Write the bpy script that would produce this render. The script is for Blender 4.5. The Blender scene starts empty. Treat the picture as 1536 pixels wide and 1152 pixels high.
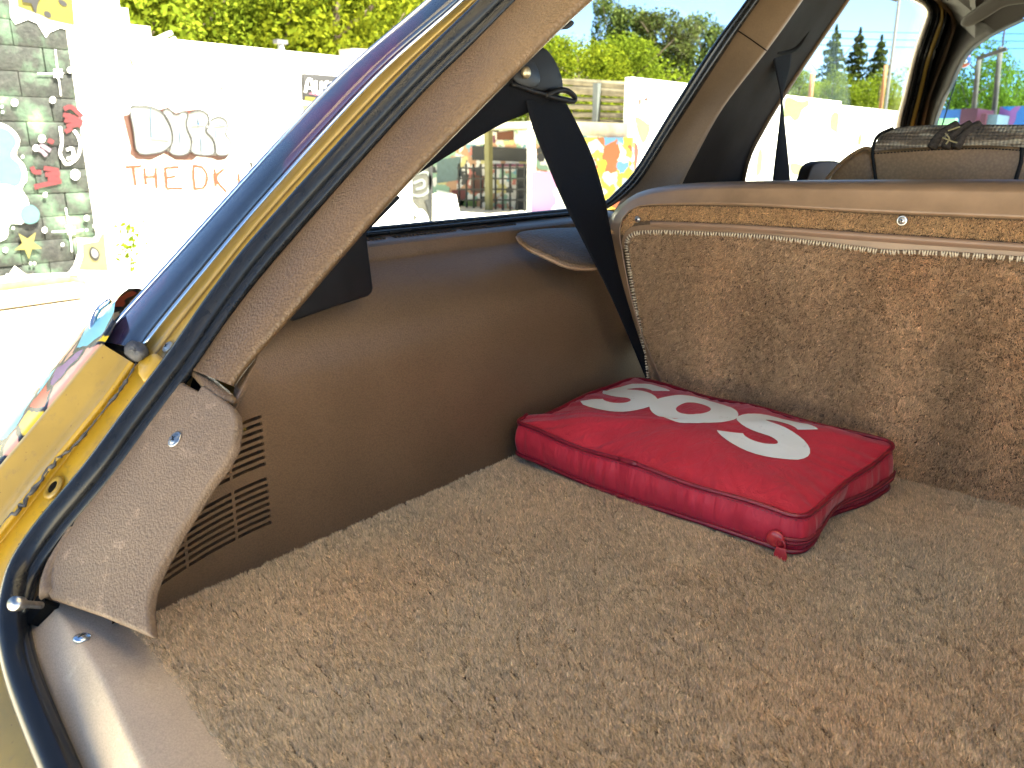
import bpy, bmesh, math, random
import numpy as np
from mathutils import Vector, Matrix

# ------------------------------------------------------------------ camera, light, exposure
sc = bpy.context.scene
COL = sc.collection
F = 1200.0
PITCH, YAW = math.radians(16.5), math.radians(40.6)
CAM = np.array([0.0, 0.0, 0.5])                     # car frame: load floor z=0, ground z=-0.65, car points +Y
_fh = np.array([-math.sin(YAW), math.cos(YAW), 0.0])
RV = np.array([math.cos(YAW), math.sin(YAW), 0.0])
FV = _fh * math.cos(PITCH) + np.array([0, 0, -math.sin(PITCH)])
UV = np.cross(RV, FV)
cd = bpy.data.cameras.new('camera'); cam = bpy.data.objects.new('camera', cd); COL.objects.link(cam)
cd.sensor_width = 36.0; cd.lens = F / 1536 * 36; cd.clip_start = 0.02; cd.clip_end = 900
cam.matrix_world = Matrix(((RV[0], UV[0], -FV[0], CAM[0]), (RV[1], UV[1], -FV[1], CAM[1]), (RV[2], UV[2], -FV[2], CAM[2]), (0, 0, 0, 1)))
cd.dof.use_dof = True; cd.dof.focus_distance = 1.15; cd.dof.aperture_fstop = 9.0
sc.camera = cam

SUN_EL, SUN_AZ = math.radians(64), math.radians(72)  # azimuth from +Y towards +X
w = bpy.data.worlds.new('World'); sc.world = w; w.use_nodes = True
nt = w.node_tree; nt.nodes.clear()
sky = nt.nodes.new('ShaderNodeTexSky'); sky.sky_type = 'NISHITA'; sky.sun_disc = False
sky.sun_elevation = SUN_EL; sky.sun_rotation = SUN_AZ; sky.air_density = 0.44; sky.dust_density = 0.0; sky.ozone_density = 3.5
bg = nt.nodes.new('ShaderNodeBackground'); bg.inputs[1].default_value = 0.06
out = nt.nodes.new('ShaderNodeOutputWorld')
nt.links.new(sky.outputs[0], bg.inputs[0]); nt.links.new(bg.outputs[0], out.inputs[0])
sd = bpy.data.lights.new('sun', 'SUN'); sd.energy = 5.0; sd.angle = math.radians(0.5); sd.color = (1.0, 0.95, 0.87)
so = bpy.data.objects.new('sun', sd); COL.objects.link(so)
sdir = Vector((math.sin(SUN_AZ) * math.cos(SUN_EL), math.cos(SUN_AZ) * math.cos(SUN_EL), math.sin(SUN_EL)))
so.rotation_euler = sdir.to_track_quat('Z', 'Y').to_euler(); so.location = (10, 5, 30)
sc.view_settings.view_transform = 'Standard'; sc.view_settings.look = 'None'
sc.view_settings.gamma = 1.0; sc.view_settings.use_curve_mapping = False
sc.view_settings.exposure = 3.35
sc.view_settings.use_white_balance = True; sc.view_settings.white_balance_temperature = 7300; sc.view_settings.white_balance_tint = 2
sc.render.engine = 'CYCLES'
sc.cycles.max_bounces = 10; sc.cycles.diffuse_bounces = 5; sc.cycles.glossy_bounces = 4
sc.cycles.transparent_max_bounces = 16; sc.cycles.sample_clamp_indirect = 6.0
sc.cycles.use_denoising = True; sc.cycles.caustics_reflective = False; sc.cycles.caustics_refractive = False

random.seed(7); rng = np.random.default_rng(7)
G = -0.65                                            # ground level

# ------------------------------------------------------------------ survey: where a sight line of the photograph meets a known surface
def ray(u, v): return FV + RV * ((u - 768) / F) - UV * ((v - 576) / F)
def on(u, v, n, d):
    r = ray(u, v); n = np.array(n, float)
    return CAM + r * ((d - n @ CAM) / (n @ r))
def onX(u, v, x): return on(u, v, (1, 0, 0), x)
def onY(u, v, y): return on(u, v, (0, 1, 0), y)
def onZ(u, v, z): return on(u, v, (0, 0, 1), z)
HN = np.array([0, -1, 0.95]) / math.hypot(1, 0.95)   # outward normal of the hatch opening
HD = HN @ np.array([0, 0.235, 0])
def onH(u, v, off=0.0): return on(u, v, HN, HD + off)
GN = np.array([1, 0, -0.30]); GD = -0.95 - 0.30 * 0.38  # side glass leans inwards
def onG(u, v, off=0.0): return on(u, v, GN, GD + off * math.hypot(1, .3))

# ------------------------------------------------------------------ mesh helpers
def mesh_obj(name, verts, faces, m=None, parent=None, smooth=False):
    me = bpy.data.meshes.new(name)
    me.from_pydata([tuple(map(float, v)) for v in verts], [], [tuple(f) for f in faces])
    bm = bmesh.new(); bm.from_mesh(me); bmesh.ops.recalc_face_normals(bm, faces=bm.faces); bm.to_mesh(me); bm.free()
    if smooth:
        for p in me.polygons: p.use_smooth = True
    o = bpy.data.objects.new(name, me); COL.objects.link(o)
    if m: me.materials.append(m)
    if parent: set_parent(o, parent)
    return o
def abs_loc(o):
    M = Matrix.Identity(4)
    while o is not None:
        M = o.matrix_parent_inverse @ o.matrix_basis @ M if o.parent else o.matrix_basis @ M
        o = o.parent
    return M
def set_parent(o, p):
    o.parent = p; o.matrix_parent_inverse = abs_loc(p).inverted()
def tag(o, label=None, cat=None, group=None, kind=None):
    if label: o['label'] = label
    if cat: o['category'] = cat
    if group: o['group'] = group
    if kind: o['kind'] = kind
    return o
def empty(name, loc, label, cat, group=None):
    o = bpy.data.objects.new(name, None); COL.objects.link(o); o.location = loc; o.empty_display_size = .1
    return tag(o, label, cat, group)
def copy_thing(o, parent=None):
    c = o.copy(); COL.objects.link(c)
    if parent is not None: c.parent = parent
    for ch in list(o.children): copy_thing(ch, c)
    return c
def bevel(o, wd, seg=3, ang=30):
    b = o.modifiers.new('bevel', 'BEVEL'); b.width = wd; b.segments = seg; b.limit_method = 'ANGLE'; b.angle_limit = math.radians(ang)
    b.harden_normals = False
    for p in o.data.polygons: p.use_smooth = True
    return o
def subsurf(o, n=1):
    s = o.modifiers.new('sub', 'SUBSURF'); s.levels = n; s.render_levels = n
    for p in o.data.polygons: p.use_smooth = True
    return o
def spline(pts, n, closed=False):
    """Catmull-Rom through pts, resampled evenly to n points."""
    P = np.array(pts, float)
    if closed: P = np.vstack([P[-1], P, P[0], P[1]])
    else: P = np.vstack([2 * P[0] - P[1], P, 2 * P[-1] - P[-2]])
    res = []
    for i in range(1, len(P) - 2):
        p0, p1, p2, p3 = P[i - 1], P[i], P[i + 1], P[i + 2]
        for t in np.linspace(0, 1, 12, endpoint=False):
            res.append(.5 * (2 * p1 + (p2 - p0) * t + (2 * p0 - 5 * p1 + 4 * p2 - p3) * t * t + (3 * p1 - p0 - 3 * p2 + p3) * t ** 3))
    res.append(P[-2]); res = np.array(res)
    d = np.r_[0, np.cumsum(np.linalg.norm(np.diff(res, axis=0), axis=1))]
    tt = np.linspace(0, d[-1], n + 1 if closed else n)
    o = np.stack([np.interp(tt, d, res[:, k]) for k in range(res.shape[1])], 1)
    return o[:-1] if closed else o
def poly(pts, n):
    P = np.array(pts, float); d = np.r_[0, np.cumsum(np.linalg.norm(np.diff(P, axis=0), axis=1))]
    tt = np.linspace(0, d[-1], n)
    return np.stack([np.interp(tt, d, P[:, k]) for k in range(P.shape[1])], 1)
def loft(curves, closed_u=False, closed_v=False):
    A = [np.array(c) for c in curves]; n = len(A[0]); m = len(A)
    V = np.vstack(A); Fs = []
    for i in range(m if closed_v else m - 1):
        for j in range(n if closed_u else n - 1):
            a, b = i * n + j, i * n + (j + 1) % n
            c, d = ((i + 1) % m) * n + (j + 1) % n, ((i + 1) % m) * n + j
            Fs.append((a, b, c, d))
    return V, Fs
def loft_obj(name, curves, m, parent=None, smooth=True, cu=False, cv=False):
    V, Fs = loft(curves, cu, cv); return mesh_obj(name, V, Fs, m, parent, smooth)
def tube_geo(path, r, k=10, closed=False):
    P = np.array(path, float); n = len(P)
    T = np.gradient(P, axis=0) if not closed else np.roll(P, -1, 0) - np.roll(P, 1, 0)
    T /= np.linalg.norm(T, axis=1)[:, None] + 1e-12
    a = np.array([0, 0, 1.0]) if abs(T[0][2]) < .9 else np.array([1.0, 0, 0])
    N = np.zeros_like(P); nn = a - T[0] * (a @ T[0]); nn /= np.linalg.norm(nn)
    for i in range(n):
        nn = nn - T[i] * (nn @ T[i]); nn /= np.linalg.norm(nn) + 1e-12; N[i] = nn
    B = np.cross(T, N); R_ = np.broadcast_to(np.asarray(r, float), (n,))
    rings = [P + (N * math.cos(t) + B * math.sin(t)) * R_[:, None] for t in np.linspace(0, 2 * math.pi, k, endpoint=False)]
    V = np.stack(rings, 1).reshape(-1, 3); Fs = []
    for i in range(n if closed else n - 1):
        i2 = (i + 1) % n
        for j in range(k): Fs.append((i * k + j, i * k + (j + 1) % k, i2 * k + (j + 1) % k, i2 * k + j))
    if not closed: Fs += [tuple(range(k))[::-1], tuple((n - 1) * k + j for j in range(k))]
    return V, Fs
def tube(name, path, r, m, parent=None, k=10, closed=False):
    V, Fs = tube_geo(path, r, k, closed); return mesh_obj(name, V, Fs, m, parent, True)
class MB:
    def __init__(s): s.v = []; s.f = []
    def add(s, V, Fs):
        b = len(s.v); s.v += [tuple(x) for x in V]; s.f += [tuple(i + b for i in f) for f in Fs]; return s
    def box(s, lo, hi):
        x0, y0, z0 = lo; x1, y1, z1 = hi
        return s.add([(x0, y0, z0), (x1, y0, z0), (x1, y1, z0), (x0, y1, z0), (x0, y0, z1), (x1, y0, z1), (x1, y1, z1), (x0, y1, z1)],
                     [(0, 3, 2, 1), (4, 5, 6, 7), (0, 1, 5, 4), (1, 2, 6, 5), (2, 3, 7, 6), (3, 0, 4, 7)])
    def prism(s, pts, nrm, depth):
        P = np.array(pts, float); nrm = np.array(nrm, float); n = len(P); Q = P - nrm * depth
        return s.add(np.vstack([P, Q]), [tuple(range(n)), tuple(range(2 * n - 1, n - 1, -1))] + [(i, i + n, (i + 1) % n + n, (i + 1) % n) for i in range(n)])
    def bar(s, a, b, wd, th):
        a, b = np.array(a, float), np.array(b, float); t = (b - a) / np.linalg.norm(b - a)
        up = np.array([0, 0, 1.0]) if abs(t[2]) < .95 else np.array([1.0, 0, 0])
        x = np.cross(t, up); x /= np.linalg.norm(x); y = np.cross(x, t)
        c = [(-wd / 2, -th / 2), (wd / 2, -th / 2), (wd / 2, th / 2), (-wd / 2, th / 2)]
        return s.add([a + x * i + y * j for i, j in c] + [b + x * i + y * j for i, j in c],
                     [(0, 3, 2, 1), (4, 5, 6, 7), (0, 1, 5, 4), (1, 2, 6, 5), (2, 3, 7, 6), (3, 0, 4, 7)])
    def tube(s, path, r, k=8, closed=False): return s.add(*tube_geo(path, r, k, closed))
    def build(s, name, m=None, parent=None, smooth=False): return mesh_obj(name, s.v, s.f, m, parent, smooth)
def prism(name, pts, nrm, depth, m, parent=None, bev=0, seg=3):
    o = MB().prism(pts, nrm, depth).build(name, m, parent)
    if bev: bevel(o, bev, seg)
    return o
def unit(v): v = np.array(v, float); return v / np.linalg.norm(v)
def frame(n, up=(0, 0, 1)):
    n = unit(n); x = np.cross(up, n); x = unit(x) if np.linalg.norm(x) > 1e-6 else np.array([1.0, 0, 0]); return x, np.cross(n, x), n
def disc_lathe(prof, c, n, k=20):
    """profile (r, h) turned about axis n at c."""
    x, y, z = frame(n); V = []; Fs = []
    for r, h in prof:
        for j in range(k):
            t = 2 * math.pi * j / k; V.append(np.array(c) + x * r * math.cos(t) + y * r * math.sin(t) + z * h)
    for i in range(len(prof) - 1):
        for j in range(k): Fs.append((i * k + j, i * k + (j + 1) % k, (i + 1) * k + (j + 1) % k, (i + 1) * k + j))
    Fs.append(tuple(range((len(prof) - 1) * k, len(prof) * k))); Fs.append(tuple(range(k))[::-1])
    return V, Fs
def screw(parent, c, n, r, m, dark, name='screw', ring=True, cross=True):
    mb = MB().add(*disc_lathe([(r * 1.35, -.001), (r * 1.35, .0006), (r * 1.15, .0012), (r * 1.0, .0008), (r * .9, .0016), (r * .55, .0026), (r * .1, .0029)] if ring else
                              [(r, -.001), (r, .0012), (r * .85, .0022), (r * .4, .003), (r * .1, .0032)], c, n))
    o = mb.build(name, m, parent, True)
    if cross:
        x, y, z = frame(n); a = random.random() * 1.5; d1 = x * math.cos(a) + y * math.sin(a); d2 = np.cross(z, d1); k = MB(); c2 = np.array(c) + z * .0029
        for d in (d1, d2):
            e = np.cross(z, d)
            k.prism([c2 + d * r * .5 + e * r * .11, c2 - d * r * .5 + e * r * .11, c2 - d * r * .5 - e * r * .11, c2 + d * r * .5 - e * r * .11], z, .0008)
            c2 = c2 + z * .0003
        if parent is not None and (parent.parent is None or parent.parent.parent is None) : k.build('cross_slot', dark, parent if parent.parent is not None else o)
    return o

# ------------------------------------------------------------------ materials
def new_mat(name):
    m = bpy.data.materials.new(name); m.use_nodes = True; t = m.node_tree
    return m, t, t.nodes['Principled BSDF']
def N(t, typ, **kw):
    n = t.nodes.new(typ)
    for k, v in kw.items():
        if hasattr(n, k): setattr(n, k, v)
        else: n.inputs[k].default_value = v
    return n
def coords(t, obj=True):
    return N(t, 'ShaderNodeNewGeometry').outputs['Position']
def rgba(c): return (c[0], c[1], c[2], 1)
def ramp(t, fac, stops, const=False):
    r = N(t, 'ShaderNodeValToRGB'); e = r.color_ramp.elements
    if const: r.color_ramp.interpolation = 'CONSTANT'
    while len(e) < len(stops): e.new(.5)
    for i, (p, c) in enumerate(stops): e[i].position = p; e[i].color = rgba(c)
    t.links.new(fac, r.inputs[0]); return r.outputs[0]
def mixc(t, fac, a, b):
    m = N(t, 'ShaderNodeMix', data_type='RGBA')
    for s, val in ((0, fac), (6, a), (7, b)):
        if hasattr(val, 'links'): t.links.new(val, m.inputs[s])
        elif s == 0: m.inputs[0].default_value = val
        else: m.inputs[s].default_value = rgba(val)
    return m.outputs[2]
def noise(t, scale, detail=4, rough=.55, vec=None, dist=0.0):
    n = N(t, 'ShaderNodeTexNoise'); n.inputs['Scale'].default_value = scale; n.inputs['Detail'].default_value = detail
    n.inputs['Roughness'].default_value = rough; n.inputs['Distortion'].default_value = dist
    t.links.new(vec if vec is not None else coords(t), n.inputs['Vector']); return n.outputs['Fac']
def bump(t, b, h, strength, dist):
    n = N(t, 'ShaderNodeBump'); n.inputs['Strength'].default_value = strength; n.inputs['Distance'].default_value = dist
    t.links.new(h, n.inputs['Height']); t.links.new(n.outputs[0], b.inputs['Normal']); return n
def scaled(t, vec, s):
    m = N(t, 'ShaderNodeMapping'); m.inputs['Scale'].default_value = s; t.links.new(vec, m.inputs['Vector']); return m.outputs[0]
def plain(name, c, rough=.5, metal=0, spec=.5, var=.12, vscale=18, bmp=0, bscale=300, coat=0):
    m, t, b = new_mat(name)
    f = noise(t, vscale, 5)
    c2 = [x * (1 - var) for x in c]; c3 = [min(1, x * (1 + var)) for x in c]
    t.links.new(ramp(t, f, [(.3, c2), (.7, c3)]), b.inputs['Base Color'])
    b.inputs['Roughness'].default_value = rough; b.inputs['Metallic'].default_value = metal; b.inputs['Specular IOR Level'].default_value = spec
    b.inputs['Coat Weight'].default_value = coat
    if bmp: bump(t, b, noise(t, bscale, 3), bmp, .001)
    return m
M_ = None
def vinyl(name, c, rough, grain=330, strength=.35, wear=0.0, scuff=None, stretch=(1, 1, 1)):
    """embossed leather-grain vinyl"""
    m, t, b = new_mat(name)
    P = scaled(t, coords(t), stretch)
    v = N(t, 'ShaderNodeTexVoronoi', feature='SMOOTH_F1'); v.inputs['Scale'].default_value = grain; v.inputs['Smoothness'].default_value = .35
    wob = N(t, 'ShaderNodeTexNoise'); wob.inputs['Scale'].default_value = grain * .35; wob.inputs['Detail'].default_value = 2
    t.links.new(P, wob.inputs['Vector'])
    add = N(t, 'ShaderNodeVectorMath', operation='MULTIPLY_ADD'); add.inputs[1].default_value = (.004,) * 3
    t.links.new(wob.outputs['Color'], add.inputs[0]); t.links.new(P, add.inputs[2]); t.links.new(add.outputs[0], v.inputs['Vector'])
    bump(t, b, v.outputs['Distance'], strength, .0012)
    f = noise(t, 9, 6, .6)
    base = ramp(t, f, [(.3, [x * .88 for x in c]), (.72, [x * 1.1 for x in c])])
    gr = ramp(t, v.outputs['Distance'], [(0.0, (1, 1, 1)), (.75, (.7, .7, .7))])
    mm = N(t, 'ShaderNodeMix', data_type='RGBA', blend_type='MULTIPLY'); mm.inputs[0].default_value = 1
    t.links.new(base, mm.inputs[6]); t.links.new(gr, mm.inputs[7]); col = mm.outputs[2]
    if wear:
        wf = noise(t, 34, 8, .72)
        wr = ramp(t, wf, [(.56, (0, 0, 0)), (.70, (1, 1, 1))])
        col = mixc(t, N_mul(t, wr, wear), col, [min(1, x * 1.9 + .05) for x in c])
    if scuff:
        sf = noise(t, 120, 4, .7); col = mixc(t, N_mul(t, ramp(t, sf, [(.70, (0, 0, 0)), (.73, (1, 1, 1))]), scuff), col, (.03, .025, .02))
    t.links.new(col, b.inputs['Base Color'])
    rr = N(t, 'ShaderNodeMapRange'); rr.inputs['To Min'].default_value = rough * .85; rr.inputs['To Max'].default_value = min(1, rough * 1.2)
    t.links.new(f, rr.inputs[0]); t.links.new(rr.outputs[0], b.inputs['Roughness'])
    return m
def N_mul(t, a, k):
    m = N(t, 'ShaderNodeMath', operation='MULTIPLY'); m.inputs[1].default_value = k; t.links.new(a, m.inputs[0]); return m.outputs[0]
def pile_mat(name):
    m, t, b = new_mat(name)
    a = N(t, 'ShaderNodeAttribute', attribute_name='tint')
    t.links.new(a.outputs['Color'], b.inputs['Base Color']); b.inputs['Roughness'].default_value = .85; b.inputs['Specular IOR Level'].default_value = .12
    return m
def glass(name, tint=(.93, .96, .95)):
    m, t, b = new_mat(name); t.nodes.remove(b)
    o = t.nodes['Material Output']; tr = N(t, 'ShaderNodeBsdfTransparent'); tr.inputs[0].default_value = rgba(tint)
    gl = N(t, 'ShaderNodeBsdfGlossy'); gl.inputs['Roughness'].default_value = .02
    fr = N(t, 'ShaderNodeFresnel'); ge = N(t, 'ShaderNodeNewGeometry'); ir = N(t, 'ShaderNodeMapRange'); ir.inputs['To Min'].default_value = 1.05; ir.inputs['To Max'].default_value = 1 / 1.05; t.links.new(ge.outputs['Backfacing'], ir.inputs[0]); t.links.new(ir.outputs[0], fr.inputs[0]); mx = N(t, 'ShaderNodeMixShader')
    t.links.new(fr.outputs[0], mx.inputs[0]); t.links.new(tr.outputs[0], mx.inputs[1]); t.links.new(gl.outputs[0], mx.inputs[2]); t.links.new(mx.outputs[0], o.inputs[0])
    return m
def paint_spots(name, c, spots, rough=.4):
    """car paint with rust specks and grime"""
    m, t, b = new_mat(name)
    f = noise(t, 14, 6, .6); col = ramp(t, f, [(.3, [x * .82 for x in c]), (.7, [x * 1.08 for x in c])])
    s = noise(t, 210, 2, .5); col = mixc(t, ramp(t, s, [(.715, (0, 0, 0)), (.735, (1, 1, 1))]), col, (.10, .04, .015))
    g = noise(t, 45, 8, .75); col = mixc(t, N_mul(t, ramp(t, g, [(.55, (0, 0, 0)), (.75, (1, 1, 1))]), spots), col, (.16, .11, .05))
    t.links.new(col, b.inputs['Base Color']); b.inputs['Roughness'].default_value = rough; b.inputs['Coat Weight'].default_value = .25
    bump(t, b, g, .12, .001)
    return m
def patchwork(name, cols, scale, stretch=(1, 1, 1), line=True, rough=.5, linew=.05, warp=.25, seed=0.0):
    """spray-can patches of flat colour with black outlines"""
    m, t, b = new_mat(name)
    P = scaled(t, coords(t), stretch)
    n = N(t, 'ShaderNodeTexNoise'); n.inputs['Scale'].default_value = scale * .7; n.inputs['Detail'].default_value = 3; t.links.new(P, n.inputs['Vector'])
    a = N(t, 'ShaderNodeVectorMath', operation='MULTIPLY_ADD'); a.inputs[1].default_value = (warp * 3 / scale,) * 3
    t.links.new(n.outputs['Color'], a.inputs[0]); t.links.new(P, a.inputs[2])
    of = N(t, 'ShaderNodeVectorMath', operation='ADD'); of.inputs[1].default_value = (seed, seed * 1.7, seed * .6); t.links.new(a.outputs[0], of.inputs[0])
    v = N(t, 'ShaderNodeTexVoronoi'); v.inputs['Scale'].default_value = scale; t.links.new(of.outputs[0], v.inputs['Vector'])
    sx = N(t, 'ShaderNodeSeparateColor'); t.links.new(v.outputs['Color'], sx.inputs[0])
    col = ramp(t, sx.outputs[0], [(i / len(cols), c) for i, c in enumerate(cols)], True)
    if line:
        e = N(t, 'ShaderNodeTexVoronoi', feature='DISTANCE_TO_EDGE'); e.inputs['Scale'].default_value = scale; t.links.new(of.outputs[0], e.inputs['Vector'])
        col = mixc(t, ramp(t, e.outputs['Distance'], [(linew, (1, 1, 1)), (linew + .03, (0, 0, 0))]), col, (.015, .015, .018))
    t.links.new(col, b.inputs['Base Color']); b.inputs['Roughness'].default_value = rough
    return m

M = {}
M['panel'] = vinyl('quarter_panel_vinyl', (.155, .098, .058), .33, 480, .35, scuff=.6)
M['trim'] = vinyl('pillar_vinyl', (.135, .082, .042), .46, 270, .9)
M['worn'] = vinyl('worn_corner_vinyl', (.20, .138, .092), .55, 380, .55, wear=.45, scuff=.5)
M['sill'] = vinyl('sill_vinyl', (.60, .465, .335), .48, 700, .08, wear=.2)
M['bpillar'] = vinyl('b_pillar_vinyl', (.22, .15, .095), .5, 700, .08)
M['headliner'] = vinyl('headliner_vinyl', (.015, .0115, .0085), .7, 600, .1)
M['seatshell'] = plain('seat_shell_plastic', (.26, .165, .10), .36, var=.16, vscale=25, bmp=.08, bscale=500)
M['strip'] = plain('trim_strip_plastic', (.26, .165, .11), .38, var=.06)
M['leatherette'] = vinyl('seat_leatherette', (.44, .255, .12), .40, 180, .22)
M['rubber'] = plain('seal_rubber', (.010, .011, .013), .24, var=.25, vscale=60, bmp=.04, bscale=220, spec=.36)
M['black'] = plain('black_plastic', (.007, .007, .008), .5, spec=.22, var=.3, vscale=40)
M['dark'] = plain('dark_void', (.004, .004, .004), .9, spec=.1)
M['chrome'] = plain('bright_trim', (.75, .76, .78), .16, metal=1, var=.06)
M['steel'] = plain('screw_steel', (.45, .44, .42), .32, metal=1, var=.2, vscale=200)
M['zinc'] = plain('zinc_bolt', (.55, .66, .75), .25, metal=1, var=.2, vscale=150)
mtl, t, b = new_mat('reflection_tinted_gloss')
t.links.new(ramp(t, noise(t, 5, 3, .5, None, .6), [(.34, (.012, .022, .045)), (.48, (.018, .030, .060)), (.58, (.055, .020, .060)), (.70, (.030, .016, .040))]), b.inputs['Base Color'])  # sky-blue and purple reflection tones mixed into the dark base colour
b.inputs['Roughness'].default_value = .12; b.inputs['Specular IOR Level'].default_value = .8; b.inputs['Coat Weight'].default_value = 1
bump(t, b, noise(t, 9, 2), .10, .004); M['tail'] = mtl
M['yellow'] = paint_spots('yellow_paint', (.32, .205, .035), .7, .42)
M['yellow_in'] = paint_spots('yellow_gutter_paint', (.42, .255, .022), .75, .38)
M['flange'] = plain('yellow_flange', (.34, .225, .055), .22, var=.1, coat=.5)
M['putty'] = plain('grey_sealer', (.05, .05, .055), .7, var=.5, vscale=120, bmp=.6, bscale=160)
M['belt'] = plain('belt_webbing', (.005, .006, .009), .85, spec=.12, var=.2, vscale=300, bmp=.35, bscale=900)
M['glass'] = glass('side_glass'); M['wglass'] = glass('windscreen_glass', (.62, .80, .95))
M['pile'] = pile_mat('carpet_pile')
M['backing'] = plain('carpet_backing', (.13, .09, .06), .95, spec=.05, var=.3, vscale=200)
M['thread'] = plain('overlock_thread', (.62, .52, .38), .8, spec=.15, var=.2, vscale=400)
M['cream'] = plain('cream_frame', (.86, .80, .68), .4, var=.06)

# ------------------------------------------------------------------ THE SETTING: ground, hills
def grid_obj(name, x0, x1, y0, y1, nx, ny, zf, m):
    xs = np.linspace(x0, x1, nx); ys = np.linspace(y0, y1, ny)
    V = [(x, y, zf(x, y)) for y in ys for x in xs]
    Fs = [(j * nx + i, j * nx + i + 1, (j + 1) * nx + i + 1, (j + 1) * nx + i) for j in range(ny - 1) for i in range(nx - 1)]
    return mesh_obj(name, V, Fs, m, None, True)
mg, t, b = new_mat('pale_concrete')
f = noise(t, 1.3, 8, .65); c = ramp(t, f, [(.3, (.56, .51, .43)), (.7, (.68, .63, .54))])
c = mixc(t, ramp(t, noise(t, 9, 6, .7), [(.62, (0, 0, 0)), (.75, (1, 1, 1))]), c, (.25, .22, .18))
t.links.new(c, b.inputs['Base Color']); b.inputs['Roughness'].default_value = .9; bump(t, b, noise(t, 60, 5, .7), .3, .01)
tag(grid_obj('ground', -300, 300, -300, 400, 3, 3, lambda x, y: G, mg), 'pale sunlit concrete yard', kind='structure')
def hill(x, y):
    d = max(0.0, -(x + 15) * .80 + (y - 30) * .22 - 1.0) if x < -12 else 0.0
    return G - .05 + 9.5 * (1 - math.exp(-d / 14.0)) * (1 if y < 60 else max(0, 1 - (y - 60) / 60))
mh = plain('hill_soil', (.06, .075, .025), .95, var=.5, vscale=.6)
tag(grid_obj('hillside', -120, -12, -50, 120, 46, 60, hill, mh), 'wooded hillside rising behind the graffiti wall', kind='structure')

# ------------------------------------------------------------------ trees
def leaf_mat(name, a, b_, tr=.35):
    m, t, b = new_mat(name)
    oi = N(t, 'ShaderNodeObjectInfo'); g = N(t, 'ShaderNodeNewGeometry')
    f = noise(t, 1.6, 3); mr = N(t, 'ShaderNodeMath', operation='MULTIPLY_ADD'); mr.inputs[1].default_value = .5
    t.links.new(g.outputs['Random Per Island'], mr.inputs[0]); t.links.new(N_mul(t, f, .6), mr.inputs[2])
    col = ramp(t, mr.outputs[0], [(.15, a), (.85, b_)])
    hs = N(t, 'ShaderNodeHueSaturation'); vv = N(t, 'ShaderNodeMapRange'); vv.inputs['To Min'].default_value = .75; vv.inputs['To Max'].default_value = 1.25
    t.links.new(oi.outputs['Random'], vv.inputs[0]); t.links.new(vv.outputs[0], hs.inputs['Value']); t.links.new(col, hs.inputs['Color'])
    df = N(t, 'ShaderNodeBsdfDiffuse'); tl = N(t, 'ShaderNodeBsdfTranslucent'); mx = N(t, 'ShaderNodeMixShader'); mx.inputs[0].default_value = tr
    t.links.new(hs.outputs[0], df.inputs[0]); t.links.new(hs.outputs[0], tl.inputs[0]); t.links.new(df.outputs[0], mx.inputs[1]); t.links.new(tl.outputs[0], mx.inputs[2])
    t.links.new(mx.outputs[0], t.nodes['Material Output'].inputs[0]); t.nodes.remove(b)
    return m
M['leaf'] = leaf_mat('spring_leaves', (.045, .075, .008), (.17, .19, .016))
M['leaf2'] = leaf_mat('fresh_leaves', (.06, .10, .010), (.17, .21, .022))
M['needle'] = leaf_mat('conifer_needles', (.028, .048, .014), (.085, .105, .028), .15)
M['bark'] = plain('bark', (.10, .075, .05), .95, var=.4, vscale=6)
def quads(c, n, size, seed):
    r = np.random.default_rng(seed); k = len(c)
    a = r.normal(size=(k, 3)) + n * .8; a /= np.linalg.norm(a, axis=1)[:, None]
    b_ = np.cross(a, r.normal(size=(k, 3))); b_ /= np.linalg.norm(b_, axis=1)[:, None]; d = np.cross(a, b_)
    s = (size * r.uniform(.6, 1.4, k))[:, None]
    V = np.stack([c - b_ * s, c + d * s * .55, c + b_ * s, c - d * s * .55], 1).reshape(-1, 3)
    return V, [(4 * i, 4 * i + 1, 4 * i + 2, 4 * i + 3) for i in range(k)]
def raw_mesh(name, V, nper, m):
    """fast mesh of equal polygons with nper corners each"""
    V = np.ascontiguousarray(V, np.float32); k = len(V) // nper; me = bpy.data.meshes.new(name)
    me.vertices.add(len(V)); me.vertices.foreach_set('co', V.ravel())
    me.loops.add(k * nper); me.loops.foreach_set('vertex_index', np.arange(k * nper, dtype=np.int32))
    me.polygons.add(k); me.polygons.foreach_set('loop_start', np.arange(0, k * nper, nper, dtype=np.int32))
    me.update(calc_edges=True); me.materials.append(m); return me
def deciduous(seed, n, H, Rr, leaf, m):
    r = np.random.default_rng(seed); C_ = []; Nn = []
    lobes = [(np.array([0, 0, H * .62]), np.array([Rr * .75, Rr * .75, H * .30]))]
    for i in range(11):
        a = i * 2.4 + r.uniform(-.3, .3); h = H * r.uniform(.34, .86); q = Rr * (.62 if h < .65 * H else .38)
        lobes.append((np.array([math.cos(a) * q, math.sin(a) * q, h]), np.array([1, 1, .8]) * Rr * r.uniform(.30, .46)))
    for c, s in lobes:
        k = int(n * (s.prod() ** (2 / 3)) / sum((l[1].prod() ** (2 / 3)) for l in lobes))
        d = r.normal(size=(k, 3)); d /= np.linalg.norm(d, axis=1)[:, None]
        rad = r.uniform(.55, 1.08, k)[:, None] ** .6
        clump = r.normal(size=(max(k // 14, 1), 3)); idx = r.integers(0, len(clump), k)
        C_.append(c + d * s * rad + clump[idx] * leaf * .9); Nn.append(d)
    C_ = np.vstack(C_); Nn = np.vstack(Nn); V, _ = quads(C_, Nn, leaf, seed)
    return raw_mesh('crown', V, 4, m)
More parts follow.
